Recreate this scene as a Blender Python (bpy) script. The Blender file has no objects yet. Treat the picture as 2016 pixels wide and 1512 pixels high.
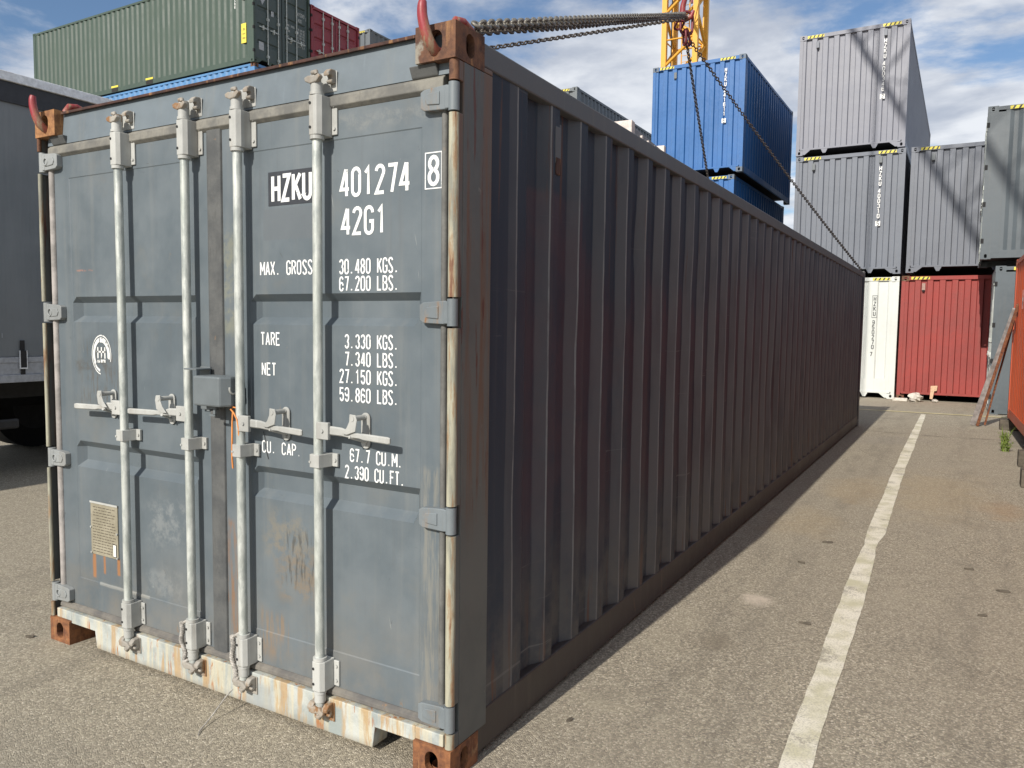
import bpy, math, random
from mathutils import Vector, Matrix
random.seed(7)
R = math.radians
sc = bpy.context.scene
C = sc.collection

# ------------------------------------------------------------------ camera
CAMP = (3.9127, -2.1587, 1.598)
YAW, PITCH, ROLL, FPX = -0.523554, -0.073361, 0.012825, 1534.2
cd = bpy.data.cameras.new('camera'); cam = bpy.data.objects.new('camera', cd); C.objects.link(cam)
f = Vector((math.sin(YAW)*math.cos(PITCH), math.cos(YAW)*math.cos(PITCH), math.sin(PITCH)))
r = Vector((math.cos(YAW), -math.sin(YAW), 0)); u = r.cross(f)
r2 = r*math.cos(ROLL)+u*math.sin(ROLL); u2 = -r*math.sin(ROLL)+u*math.cos(ROLL)
M = Matrix((r2, u2, -f)).transposed().to_4x4(); M.translation = CAMP
cam.matrix_world = M
cd.sensor_fit = 'HORIZONTAL'; cd.sensor_width = 36.0; cd.lens = 36.0*FPX/2016.0
cd.clip_start = 0.05; cd.clip_end = 3000
sc.camera = cam

# ------------------------------------------------------------------ light
SUN_EL = R(33.0)
SUN_TRAVEL = Vector((0.050, 1.0, -math.tan(SUN_EL)*1.0)).normalized()
w = bpy.data.worlds.new('World'); sc.world = w; w.use_nodes = True
nt = w.node_tree; nt.nodes.clear()
out = nt.nodes.new('ShaderNodeOutputWorld'); bg = nt.nodes.new('ShaderNodeBackground')
sky = nt.nodes.new('ShaderNodeTexSky'); sky.sky_type = 'NISHITA'; sky.sun_disc = False
sky.sun_elevation = SUN_EL
# sun azimuth: it stands in direction -SUN_TRAVEL
sky.sun_rotation = math.atan2(-SUN_TRAVEL.x, -SUN_TRAVEL.y)
sky.air_density = 1.0; sky.dust_density = 0.6; sky.ozone_density = 1.5
SKY_STR = 0.078
bg.inputs['Strength'].default_value = SKY_STR
tc = nt.nodes.new('ShaderNodeTexCoord'); sep = nt.nodes.new('ShaderNodeSeparateXYZ')
nt.links.new(tc.outputs['Generated'], sep.inputs[0])
def wm(op, a, b=None, c=None):
    n = nt.nodes.new('ShaderNodeMath'); n.operation = op
    for i, v in enumerate((a, b, c)):
        if v is None: continue
        if isinstance(v, (int, float)): n.inputs[i].default_value = v
        else: nt.links.new(v, n.inputs[i])
    return n.outputs[0]
zz = wm('MAXIMUM', wm('ADD', sep.outputs[2], 0.10), 0.05)
cx = wm('DIVIDE', sep.outputs[0], zz); cy = wm('DIVIDE', sep.outputs[1], zz)
comb = nt.nodes.new('ShaderNodeCombineXYZ'); nt.links.new(cx, comb.inputs[0]); nt.links.new(cy, comb.inputs[1])
comb.inputs[2].default_value = 3.4
def wnoise(scale, detail, rough, vec, dist=0.0):
    n = nt.nodes.new('ShaderNodeTexNoise'); n.inputs['Scale'].default_value = scale
    n.inputs['Detail'].default_value = detail; n.inputs['Roughness'].default_value = rough
    n.inputs['Distortion'].default_value = dist
    nt.links.new(vec, n.inputs['Vector']); return n.outputs['Fac']
def wmap(v, a, b):
    n = nt.nodes.new('ShaderNodeMapRange'); n.interpolation_type = 'SMOOTHSTEP'
    n.inputs[1].default_value = a; n.inputs[2].default_value = b
    nt.links.new(v, n.inputs[0]); return n.outputs[0]
c1 = wnoise(1.5, 10, 0.58, comb.outputs[0], 0.2)
mask = wmap(c1, 0.38, 0.53)
lum = wnoise(2.2, 8, 0.55, comb.outputs[0], 0.2)
lumr = wmap(lum, 0.38, 0.66)
ccol = nt.nodes.new('ShaderNodeMixRGB')
ccol.inputs[1].default_value = (6.2, 6.8, 8.0, 1); ccol.inputs[2].default_value = (11.4, 11.7, 12.2, 1)
nt.links.new(lumr, ccol.inputs[0])
skm = nt.nodes.new('ShaderNodeMixRGB'); skm.blend_type = 'MULTIPLY'; skm.inputs[0].default_value = 1
skm.inputs[2].default_value = (1.2, 1.32, 1.45, 1)
nt.links.new(sky.outputs[0], skm.inputs[1])
mx = nt.nodes.new('ShaderNodeMixRGB')
nt.links.new(wm('MULTIPLY', mask, 0.93), mx.inputs[0]); nt.links.new(skm.outputs[0], mx.inputs[1]); nt.links.new(ccol.outputs[0], mx.inputs[2])
nt.links.new(mx.outputs[0], bg.inputs['Color']); nt.links.new(bg.outputs[0], out.inputs['Surface'])
sd = bpy.data.lights.new('sun', 'SUN'); sd.energy = 5.0; sd.angle = R(0.53); sd.color = (1.0, 0.94, 0.85)
so = bpy.data.objects.new('sun', sd); C.objects.link(so)
so.rotation_euler = (-SUN_TRAVEL).to_track_quat('Z', 'Y').to_euler(); so.location = (0, -20, 15)
sc.view_settings.view_transform = 'Standard'; sc.view_settings.look = 'None'
sc.view_settings.gamma = 1.0; sc.view_settings.exposure = 0.0; sc.view_settings.use_curve_mapping = False

# ------------------------------------------------------------------ materials
class NM:
    """small node helper"""
    def __init__(s, name):
        s.m = bpy.data.materials.new(name); s.m.use_nodes = True
        s.t = s.m.node_tree; s.b = s.t.nodes['Principled BSDF']
        s.co = s.t.nodes.new('ShaderNodeTexCoord').outputs['Object']
    def _in(s, sock, v):
        if v is None: return
        if isinstance(v, (int, float)): sock.default_value = v
        elif isinstance(v, tuple):
            sock.default_value = v if len(v) == len(sock.default_value) else (*v, 1)[:len(sock.default_value)]
        else: s.t.links.new(v, sock)
    def math(s, op, a, b=None, c=None, clamp=False):
        n = s.t.nodes.new('ShaderNodeMath'); n.operation = op; n.use_clamp = clamp
        for i, v in enumerate((a, b, c)): s._in(n.inputs[i], v)
        return n.outputs[0]
    def scale(s, vec, sc3, off=(0, 0, 0)):
        n = s.t.nodes.new('ShaderNodeMapping'); n.inputs['Scale'].default_value = sc3; n.inputs['Location'].default_value = off
        s.t.links.new(vec, n.inputs['Vector']); return n.outputs[0]
    def noise(s, scale, detail=4, rough=0.55, vec=None, dist=0.0, col=False):
        n = s.t.nodes.new('ShaderNodeTexNoise'); s.t.links.new(vec or s.co, n.inputs['Vector'])
        n.inputs['Scale'].default_value = scale; n.inputs['Detail'].default_value = detail
        n.inputs['Roughness'].default_value = rough; n.inputs['Distortion'].default_value = dist
        return n.outputs['Color' if col else 'Fac']
    def voro(s, scale, vec=None, feat='F1', out='Distance'):
        n = s.t.nodes.new('ShaderNodeTexVoronoi'); n.feature = feat; s.t.links.new(vec or s.co, n.inputs['Vector'])
        n.inputs['Scale'].default_value = scale; return n.outputs[out]
    def ramp(s, v, a, b, lo=0.0, hi=1.0):
        n = s.t.nodes.new('ShaderNodeMapRange'); n.interpolation_type = 'SMOOTHSTEP'
        s._in(n.inputs[0], v)
        for i, q in zip((1, 2, 3, 4), (a, b, lo, hi)): n.inputs[i].default_value = q
        return n.outputs[0]
    def mix(s, fac, a, b, mode='MIX'):
        n = s.t.nodes.new('ShaderNodeMixRGB'); n.blend_type = mode
        s._in(n.inputs[0], fac); s._in(n.inputs[1], a); s._in(n.inputs[2], b); return n.outputs[0]
    def xyz(s, vec=None):
        n = s.t.nodes.new('ShaderNodeSeparateXYZ'); s.t.links.new(vec or s.co, n.inputs[0]); return n.outputs
    def band(s, v, a, b, e):
        return s.math('MULTIPLY', s.ramp(v, a-e, a+e), s.ramp(v, b-e, b+e, 1.0, 0.0))
    def rect(s, x0, x1, z0, z1, e=0.01, jag=0.03, js=9):
        """ragged rectangle mask in the x-z plane of the object"""
        n = s.noise(js, 5, 0.6, col=True); q = s.xyz(n); p = s.xyz()
        x = s.math('ADD', p[0], s.math('MULTIPLY', s.math('SUBTRACT', q[0], 0.5), jag))
        z = s.math('ADD', p[2], s.math('MULTIPLY', s.math('SUBTRACT', q[1], 0.5), jag))
        return s.math('MULTIPLY', s.band(x, x0, x1, e), s.band(z, z0, z1, e))
    def bump(s, h, strength=0.3, dist=0.01):
        n = s.t.nodes.new('ShaderNodeBump'); n.inputs['Strength'].default_value = strength
        n.inputs['Distance'].default_value = dist; s.t.links.new(h, n.inputs['Height'])
        s.t.links.new(n.outputs[0], s.b.inputs['Normal'])
    def done(s, col, rough=0.55, metal=0.0, spec=None):
        s._in(s.b.inputs['Base Color'], col); s._in(s.b.inputs['Roughness'], rough); s._in(s.b.inputs['Metallic'], metal)
        if spec is not None: s.b.inputs['Specular IOR Level'].default_value = spec
        return s.m

MATS = {}
def paint(name, col, var=0.18, streak=0.25, rust=0.5, rough=0.5, dirt=(0.16, 0.14, 0.11), rustcol=(0.19, 0.07, 0.025), dents=0.25):
    """painted steel: mottled, streaked vertically, with rust specks"""
    if name in MATS: return MATS[name]
    n = NM(name)
    big = n.noise(0.9, 5, 0.6); fine = n.noise(14, 5, 0.6)
    v = n.math('ADD', n.math('MULTIPLY', big, 0.7), n.math('MULTIPLY', fine, 0.3))
    base = n.mix(n.ramp(v, 0.35, 0.65), tuple(c*(1-var) for c in col), tuple(min(1, c*(1+var)) for c in col))
    st = n.noise(1.0, 6, 0.62, n.scale(n.co, (16, 16, 0.7)))
    base = n.mix(n.ramp(st, 0.50, 0.78, 0, streak), base, dirt)
    st2 = n.noise(1.0, 5, 0.6, n.scale(n.co, (38, 38, 1.6), (3, 5, 1)))
    base = n.mix(n.ramp(st2, 0.60, 0.72, 0, streak*0.7), base, tuple(min(1, c*1.5+0.03) for c in col))
    sp = n.noise(7, 9, 0.72, n.scale(n.co, (1, 1, 0.35)), 0.4)
    t = 0.80-0.16*rust
    rm = n.ramp(sp, t, t+0.035)
    base = n.mix(n.math('MULTIPLY', rm, min(1, 0.4+rust)), base, rustcol)
    halo = n.ramp(sp, t-0.07, t+0.02, 0, 0.35*rust)
    base = n.mix(halo, base, (0.28, 0.17, 0.08))
    h = n.math('ADD', n.math('MULTIPLY', n.noise(1.7, 3, 0.5), dents), n.math('MULTIPLY', n.noise(60, 4, 0.6), 0.02))
    n.bump(h, 0.5, 0.03)
    MATS[name] = n.done(base, n.ramp(v, 0.3, 0.7, rough-0.08, rough+0.14))
    return MATS[name]

def simple(name, col, rough=0.6, metal=0.0, var=0.15, scale=20, bump=0.2):
    if name in MATS: return MATS[name]
    n = NM(name); a = n.noise(scale, 6, 0.6)
    base = n.mix(n.ramp(a, 0.3, 0.7), tuple(c*(1-var) for c in col), tuple(min(1, c*(1+var)) for c in col))
    if bump: n.bump(n.noise(scale*2.2, 5, 0.6), bump, 0.004)
    MATS[name] = n.done(base, rough, metal); return MATS[name]

def casting_mat(name, a=(0.185, 0.086, 0.046), b=(0.068, 0.034, 0.025), chip=0.07, chipcol=(0.32, 0.31, 0.26)):
    if name in MATS: return MATS[name]
    n = NM(name); v = n.noise(22, 8, 0.68); v2 = n.noise(6, 5, 0.6)
    base = n.mix(n.ramp(v, 0.32, 0.68), b, a)
    base = n.mix(n.ramp(n.noise(1, 6, 0.6, n.scale(n.co, (45, 45, 6))), 0.55, 0.72, 0, 0.6), base, (0.42, 0.22, 0.09))
    base = n.mix(n.ramp(v2, 0.66-chip, 0.70-chip*0.7, 0, 0.75), base, chipcol) if chip else base
    n.bump(n.noise(70, 7, 0.7), 0.55, 0.006)
    MATS[name] = n.done(base, 0.85); return MATS[name]

def asphalt():
    n = NM('asphalt'); p = n.xyz()
    g1 = n.voro(115, out='Color'); gs = n.xyz(g1)
    g2 = n.noise(260, 3, 0.7)
    stone = n.mix(n.ramp(gs[0], 0.1, 0.95), (0.285, 0.250, 0.190), (0.56, 0.495, 0.375))
    stone = n.mix(n.ramp(gs[1], 0.82, 0.92, 0, 0.8), stone, (0.78, 0.70, 0.56))
    stone = n.mix(n.ramp(gs[2], 0.80, 0.90, 0, 0.65), stone, (0.14, 0.125, 0.10))
    edge = n.voro(115, feat='DISTANCE_TO_EDGE')
    base = n.mix(n.ramp(edge, 0.0, 0.16, 0.5, 0.0), stone, (0.17, 0.148, 0.112))
    base = n.mix(n.ramp(g2, 0.3, 0.7, 0, 0.3), base, (0.26, 0.235, 0.185))
    # wide tonal patches, damp-looking and dusty areas
    w1 = n.noise(0.55, 6, 0.6); w2 = n.noise(2.3, 6, 0.62, n.scale(n.co, (1, 1, 1), (4, 9, 0)))
    base = n.mix(n.ramp(w1, 0.35, 0.65, 0, 0.35), base, (0.35, 0.31, 0.24))
    base = n.mix(n.ramp(w2, 0.52, 0.72, 0, 0.30), base, (0.47, 0.42, 0.31))
    base = n.mix(n.ramp(n.noise(1.1, 6, 0.6, n.scale(n.co, (1, 1, 1), (14, 2, 0))), 0.56, 0.72, 0, 0.35), base, (0.21, 0.19, 0.15))
    for k_, (x0_, w_k) in enumerate(((3.05, 0.11), (4.02, 0.13), (2.78, 0.07), (-1.2, 0.12), (0.35, 0.12))):
        wob = n.math('MULTIPLY', n.math('SUBTRACT', n.noise(0.35, 3, 0.5, n.scale(n.co, (0.1, 1, 1), (k_*3.0, 0, 0))), 0.5), 0.9)
        dx_ = n.math('ABSOLUTE', n.math('SUBTRACT', n.math('ADD', p[0], wob), x0_))
        tm = n.math('MULTIPLY', n.ramp(dx_, w_k*0.4, w_k*1.5, 0.30, 0.0), n.ramp(n.noise(2.2, 6, 0.7, n.scale(n.co, (3, 0.5, 1), (k_, 2, 0))), 0.42, 0.62))
        base = n.mix(tm, base, (0.17, 0.152, 0.122))
    # rusty run-off stains around (3.1, 6) and (4.2, 6)
    def blob(cx_, cy_, rx, ry, amt, col, base):
        j = n.xyz(n.noise(3.0, 6, 0.65, col=True))
        dx = n.math('DIVIDE', n.math('ADD', n.math('SUBTRACT', p[0], cx_), n.math('MULTIPLY', n.math('SUBTRACT', j[0], 0.5), rx*1.6)), rx)
        dy = n.math('DIVIDE', n.math('ADD', n.math('SUBTRACT', p[1], cy_), n.math('MULTIPLY', n.math('SUBTRACT', j[1], 0.5), ry*1.6)), ry)
        d = n.math('SQRT', n.math('ADD', n.math('MULTIPLY', dx, dx), n.math('MULTIPLY', dy, dy)))
        m = n.ramp(d, 0.3, 1.1, amt, 0.0)
        m = n.math('MULTIPLY', m, n.ramp(n.noise(9, 5, 0.7), 0.25, 0.6, 0.5, 1.0))
        return n.mix(m, base, col)
    base = blob(3.05, 6.3, 0.35, 1.0, 0.30, (0.45, 0.33, 0.18), base)
    base = blob(2.85, 4.6, 0.35, 0.7, 0.28, (0.45, 0.34, 0.19), base)
    base = blob(3.75, 6.6, 0.6, 1.6, 0.35, (0.44, 0.34, 0.20), base)
    base = blob(4.3, 6.0, 0.25, 0.6, 0.45, (0.38, 0.25, 0.14), base)
    base = blob(2.93, 2.50, 0.13, 0.14, 0.65, (0.70, 0.60, 0.49), base)
    base = blob(2.88, 1.75, 0.14, 0.14, 0.5, (0.20, 0.17, 0.125), base)
    base = blob(2.62, 0.9, 0.12, 0.10, 0.3, (0.19, 0.17, 0.135), base)
    base = blob(1.0, -0.7, 0.5, 0.35, 0.35, (0.24, 0.22, 0.18), base)
    base = blob(2.9, 10.5, 0.8, 0.8, 0.35, (0.27, 0.25, 0.22), base)
    # hairline cracks
    cr = n.voro(0.42, n.mix(0.09, n.co, n.noise(1.6, 5, 0.6, col=True)), 'DISTANCE_TO_EDGE')
    base = n.mix(n.math('MULTIPLY', n.ramp(cr, 0.0, 0.003, 0.30, 0.0), n.ramp(p[1], 5.0, 9.0)), base, (0.10, 0.09, 0.075))
    h = n.math('ADD', n.math('MULTIPLY', n.ramp(edge, 0, 0.35), 0.7), n.math('MULTIPLY', n.noise(420, 3, 0.7), 0.35))
    n.bump(h, 0.85, 0.0045)
    return n.done(base, 0.88, 0, 0.35)
M_ASPH = asphalt()

def road_paint(name, col, wear):
    n = NM(name)
    a = n.noise(3.5, 6, 0.62); b_ = n.noise(95, 5, 0.75); g = n.voro(115)
    c = n.mix(n.ramp(n.noise(5, 5, 0.6, n.scale(n.co, (1, 1, 1), (3, 3, 0))), 0.40, 0.66, 0, 0.75), col, tuple(q*0.62 for q in col[:2])+(col[2]*0.45,))
    m = n.math('ADD', n.math('MULTIPLY', a, 0.55), n.math('MULTIPLY', b_, 0.45))
    c = n.mix(n.ramp(m, wear, wear+0.07), c, (0.36, 0.33, 0.265))
    c = n.mix(n.ramp(g, 0.40, 0.8, 0, 0.45), c, (0.40, 0.37, 0.30))
    n.bump(n.noise(300, 4, 0.7), 0.6, 0.003)
    return n.done(c, 0.8)

def door_paint():
    n = NM('door_paint'); p = n.xyz()
    big = n.noise(1.1, 5, 0.6); mid = n.noise(5, 6, 0.62)
    v = n.math('ADD', n.math('MULTIPLY', big, 0.6), n.math('MULTIPLY', mid, 0.4))
    base = n.mix(n.ramp(v, 0.36, 0.64), (0.098, 0.122, 0.139), (0.134, 0.159, 0.175))
    # chalkier / browner towards stained zones
    st = n.noise(1.0, 6, 0.62, n.scale(n.co, (14, 14, 0.55)))
    base = n.mix(n.ramp(st, 0.50, 0.75, 0, 0.28), base, (0.205, 0.21, 0.20))
    st2 = n.noise(1.0, 6, 0.62, n.scale(n.co, (30, 30, 1.1), (7, 1, 2)))
    base = n.mix(n.ramp(st2, 0.56, 0.74, 0, 0.30), base, (0.095, 0.104, 0.11))
    base = n.mix(n.ramp(n.noise(2.4, 6, 0.65, n.scale(n.co, (1, 1, 1), (9, 0, 4))), 0.55, 0.74, 0, 0.36), base, (0.170, 0.165, 0.145))
    # specks and chips
    sp = n.noise(26, 6, 0.7, n.scale(n.co, (1, 1, 0.5)))
    base = n.mix(n.ramp(sp, 0.675, 0.72, 0, 0.65), base, (0.06, 0.066, 0.07))
    sp2 = n.noise(19, 6, 0.75, n.scale(n.co, (1, 1, 0.45), (5, 5, 5)))
    base = n.mix(n.ramp(sp2, 0.715, 0.75, 0, 0.7), base, (0.36, 0.38, 0.38))
    rs = n.noise(11, 8, 0.75, n.scale(n.co, (1, 1, 0.28), (2, 8, 3)))
    base = n.mix(n.ramp(rs, 0.655, 0.70, 0, 0.45), base, (0.24, 0.21, 0.155))
    base = n.mix(n.ramp(rs, 0.680, 0.715, 0, 0.85), base, (0.18, 0.078, 0.035))
    def stain(x0, x1, z0, z1, col, amt, e, jag, js, base, st_=None):
        m = n.rect(x0, x1, z0, z1, e, jag, js)
        m = n.math('MULTIPLY', m, st_ if st_ is not None else amt)
        if st_ is not None: m = n.math('MULTIPLY', m, amt)
        return n.mix(m, base, col)
    streaky = n.ramp(n.noise(1, 6, 0.7, n.scale(n.co, (60, 60, 5))), 0.42, 0.62)
    patchy = n.ramp(n.noise(16, 8, 0.75), 0.42, 0.60)
    scratch = n.ramp(n.noise(1, 5, 0.6, n.scale(n.co, (70, 1, 10))), 0.50, 0.62)
    # overpainted rectangle below the owner code
    base = stain(1.50, 1.77, 1.925, 2.045, (0.115, 0.132, 0.145), 0.8, 0.004, 0.01, 9, base)
    # rust runs beneath the data plate
    for x0, x1, zb in ((0.306, 0.330, 0.36), (0.392, 0.406, 0.39), (0.498, 0.520, 0.40)):
        base = stain(x0, x1, zb, 0.480, (0.36, 0.15, 0.045), 0.85, 0.006, 0.012, 14, base)
    # grimy smears round the worn emblem
    base = stain(0.24, 0.56, 1.20, 1.50, (0.105, 0.100, 0.090), 0.75, 0.06, 0.14, 7, base, scratch)
    base = stain(0.22, 0.50, 1.36, 1.42, (0.09, 0.088, 0.082), 0.7, 0.02, 0.12, 9, base, patchy)
    # big brown and black scrape on the lower right leaf
    base = stain(1.50, 1.72, 0.66, 0.84, (0.205, 0.185, 0.145), 0.70, 0.05, 0.16, 6, base, patchy)
    base = stain(1.56, 1.80, 0.50, 0.70, (0.20, 0.16, 0.115), 0.75, 0.05, 0.18, 6, base, patchy)
    base = stain(1.60, 1.76, 0.56, 0.78, (0.070, 0.068, 0.062), 0.8, 0.03, 0.14, 12, base, scratch)
    base = stain(1.45, 1.62, 0.24, 0.42, (0.24, 0.16, 0.09), 0.7, 0.04, 0.12, 9, base, streaky)
    base = stain(1.27, 1.33, 0.28, 0.78, (0.24, 0.12, 0.05), 0.7, 0.02, 0.08, 9, base, streaky)
    base = stain(1.26, 1.38, 1.55, 1.98, (0.20, 0.205, 0.16), 0.75, 0.03, 0.08, 8, base, patchy)
    # pale scuffs on the lower left leaf
    base = stain(0.74, 1.00, 0.60, 0.80, (0.25, 0.265, 0.265), 0.5, 0.05, 0.14, 9, base, patchy)
    base = stain(0.72, 0.96, 0.36, 0.48, (0.25, 0.265, 0.265), 0.45, 0.03, 0.10, 12, base, patchy)
    base = stain(0.36, 0.74, 0.33, 0.345, (0.36, 0.36, 0.33), 0.5, 0.004, 0.01, 12, base)
    # faded orange crayon mark
    base = stain(0.235, 0.365, 1.834, 1.842, (0.36, 0.18, 0.13), 0.6, 0.002, 0.01, 20, base, n.ramp(n.noise(40, 3, 0.6), 0.4, 0.55))
    # scratches in several directions
    for k_, (sx_, sz_, tx, col_) in enumerate(((90, 6, 0.0, (0.30, 0.31, 0.30)), (6, 110, 5.0, (0.055, 0.06, 0.062)), (70, 9, 9.0, (0.07, 0.07, 0.068)))):
        rot = n.t.nodes.new('ShaderNodeMapping'); rot.inputs['Rotation'].default_value = (0, R((12, -8, 38)[k_]), 0); n.t.links.new(n.co, rot.inputs['Vector'])
        sc_n = n.noise(1, 4, 0.6, n.scale(rot.outputs[0], (sx_, 1, sz_), (tx, 0, tx)))
        gate = n.ramp(n.noise(2.3, 4, 0.6, n.scale(n.co, (1, 1, 1), (tx, 1, 3))), 0.50, 0.62)
        base = n.mix(n.math('MULTIPLY', n.ramp(sc_n, 0.69, 0.73, 0, 0.75), gate), base, col_)
    # edge of the leaves: paint worn to primer near the seams
    base = stain(1.90, 2.40, 2.30, 2.36, (0.26, 0.26, 0.24), 0.35, 0.02, 0.06, 8, base, patchy)
    base = stain(2.28, 2.40, 0.20, 1.10, (0.27, 0.25, 0.20), 0.45, 0.02, 0.06, 8, base, streaky)
    dirtlow = n.ramp(p[2], 0.15, 0.75, 0.32, 0.0)
    base = n.mix(n.math('MULTIPLY', dirtlow, n.ramp(n.noise(3.5, 7, 0.7), 0.35, 0.6)), base, (0.24, 0.20, 0.15))
    h = n.math('ADD', n.math('MULTIPLY', n.noise(2.1, 3, 0.5), 0.30), n.math('MULTIPLY', n.noise(70, 5, 0.65), 0.012))
    n.bump(h, 0.45, 0.03)
    return n.done(base, n.ramp(mid, 0.3, 0.7, 0.42, 0.62))

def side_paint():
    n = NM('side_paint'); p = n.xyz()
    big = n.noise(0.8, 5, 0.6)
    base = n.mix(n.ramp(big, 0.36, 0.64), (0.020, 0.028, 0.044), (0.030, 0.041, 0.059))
    # reddish primer / repaint areas further along and lower down
    cell = n.noise(1.0, 4, 0.6, n.scale(n.co, (1, 1.1, 0.5), (0, 3.2, 0)))
    edge = n.math('ADD', p[2], n.math('MULTIPLY', n.math('SUBTRACT', cell, 0.5), 1.6))
    lowm = n.math('MULTIPLY', n.ramp(edge, 1.75, 2.0, 1.0, 0.0), n.ramp(p[1], 0.38, 0.62))
    lowm = n.math('MULTIPLY', lowm, n.ramp(n.math('ADD', p[2], n.math('MULTIPLY', n.noise(2.6, 3, 0.5), 0.5)), 0.55, 1.15))
    rec = n.math('MULTIPLY', n.band(p[1], 0.56, 1.02, 0.01), n.band(p[2], 1.2, 2.15, 0.02))
    lowm = n.math('MAXIMUM', lowm, rec)
    base = n.mix(n.math('MULTIPLY', lowm, n.ramp(n.noise(3, 5, 0.6), 0.25, 0.6, 0.05, 0.42)), base, (0.100, 0.042, 0.046))
    st = n.noise(1.0, 6, 0.62, n.scale(n.co, (16, 16, 0.5)))
    base = n.mix(n.ramp(st, 0.48, 0.75, 0, 0.25), base, (0.085, 0.085, 0.085))
    # lighter camera-facing slopes: painted stand-in for bounce light, with some dust
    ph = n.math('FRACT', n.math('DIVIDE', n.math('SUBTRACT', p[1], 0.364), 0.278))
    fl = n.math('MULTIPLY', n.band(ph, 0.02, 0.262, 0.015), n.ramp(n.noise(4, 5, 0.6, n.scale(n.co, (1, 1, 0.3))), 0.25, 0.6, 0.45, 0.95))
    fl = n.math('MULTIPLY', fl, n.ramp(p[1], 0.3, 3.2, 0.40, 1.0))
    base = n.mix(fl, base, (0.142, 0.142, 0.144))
    ed = n.math('MULTIPLY', n.band(ph, 0.228, 0.262, 0.004), n.ramp(n.noise(9, 6, 0.7, n.scale(n.co, (1, 1, 0.3))), 0.35, 0.6, 0.25, 0.9))  # painted highlight along the outer rib edges, partly worn paint
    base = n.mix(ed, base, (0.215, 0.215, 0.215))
    # dust lodged low in the corrugations
    base = n.mix(n.math('MULTIPLY', n.ramp(p[2], 0.2, 0.9, 0.55, 0.0), n.ramp(n.noise(5, 6, 0.65), 0.3, 0.65)), base, (0.15, 0.135, 0.115))
    sp = n.noise(17, 7, 0.75, n.scale(n.co, (1, 1, 0.4)))
    base = n.mix(n.ramp(sp, 0.70, 0.75, 0, 0.8), base, (0.16, 0.07, 0.035))
    sp2 = n.noise(23, 7, 0.75, n.scale(n.co, (1, 1, 0.3), (3, 3, 3)))
    base = n.mix(n.ramp(sp2, 0.70, 0.74, 0, 0.7), base, (0.25, 0.245, 0.23))
    # rubbed horizontal scrapes across the outer ribs
    sc1 = n.noise(1, 5, 0.65, n.scale(n.co, (1, 0.9, 34)))
    base = n.mix(n.math('MULTIPLY', n.ramp(sc1, 0.64, 0.70, 0, 0.6), n.ramp(n.noise(1.3, 4, 0.6), 0.48, 0.60)), base, (0.16, 0.155, 0.15))
    # rust weeping down from the rail welds
    wr_ = n.noise(1, 7, 0.7, n.scale(n.co, (20, 20, 0.8), (6, 1, 2)))
    base = n.mix(n.math('MULTIPLY', n.ramp(wr_, 0.58, 0.66, 0, 0.75), n.ramp(p[2], 1.5, 2.4)), base, (0.11, 0.050, 0.030))
    base = n.mix(n.math('MULTIPLY', n.ramp(wr_, 0.56, 0.64, 0, 0.8), n.ramp(p[2], 0.2, 0.6, 1.0, 0.0)), base, (0.13, 0.060, 0.035))
    h = n.math('ADD', n.math('MULTIPLY', n.noise(2.4, 3, 0.5), 0.30), n.math('MULTIPLY', n.noise(50, 5, 0.65), 0.015))
    n.bump(h, 0.5, 0.03)
    return n.done(base, 0.62, 0, 0.3)

def sill_paint():
    n = NM('sill_paint'); p = n.xyz()
    base = n.mix(n.ramp(n.noise(6, 6, 0.65), 0.35, 0.65), (0.30, 0.335, 0.33), (0.50, 0.52, 0.485))
    base = n.mix(n.ramp(n.noise(1, 6, 0.6, n.scale(n.co, (30, 30, 1.5))), 0.45, 0.62, 0, 0.7), base, (0.55, 0.50, 0.36))
    rs = n.noise(1, 7, 0.66, n.scale(n.co, (17, 17, 1.9), (0, 0, 4)))
    base = n.mix(n.ramp(rs, 0.52, 0.60, 0, 0.75), base, (0.42, 0.27, 0.12))
    rs2 = n.noise(1, 7, 0.7, n.scale(n.co, (24, 24, 3.2), (4, 0, 1)))
    base = n.mix(n.ramp(rs2, 0.575, 0.625, 0, 0.95), base, (0.36, 0.14, 0.045))
    base = n.mix(n.ramp(p[2], 0.02, 0.06, 0.6, 0.0), base, (0.25, 0.22, 0.17))
    # repainted grey square behind the third cam keeper
    base = n.mix(n.math('MULTIPLY', n.rect(1.40, 1.56, 0.0, 0.13, 0.02, 0.05), 0.6), base, (0.27, 0.30, 0.31))
    base = n.mix(n.rect(1.86, 1.93, 0.0, 0.14, 0.01, 0.02), base, (0.30, 0.34, 0.33))
    n.bump(n.noise(40, 6, 0.7), 0.4, 0.006)
    return n.done(base, 0.65)

def gasket_mat(name, a, b_):
    n = NM(name)
    v = n.noise(1, 6, 0.65, n.scale(n.co, (9, 9, 9))); s = n.noise(1, 5, 0.6, n.scale(n.co, (60, 60, 14)))
    base = n.mix(n.ramp(v, 0.35, 0.65), a, b_)
    base = n.mix(n.ramp(s, 0.55, 0.7, 0, 0.5), base, tuple(q*0.6 for q in a))
    base = n.mix(n.ramp(n.noise(14, 6, 0.7), 0.66, 0.72, 0, 0.6), base, (0.30, 0.17, 0.08))
    n.bump(n.noise(35, 5, 0.7), 0.4, 0.005)
    return n.done(base, 0.75)

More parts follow.
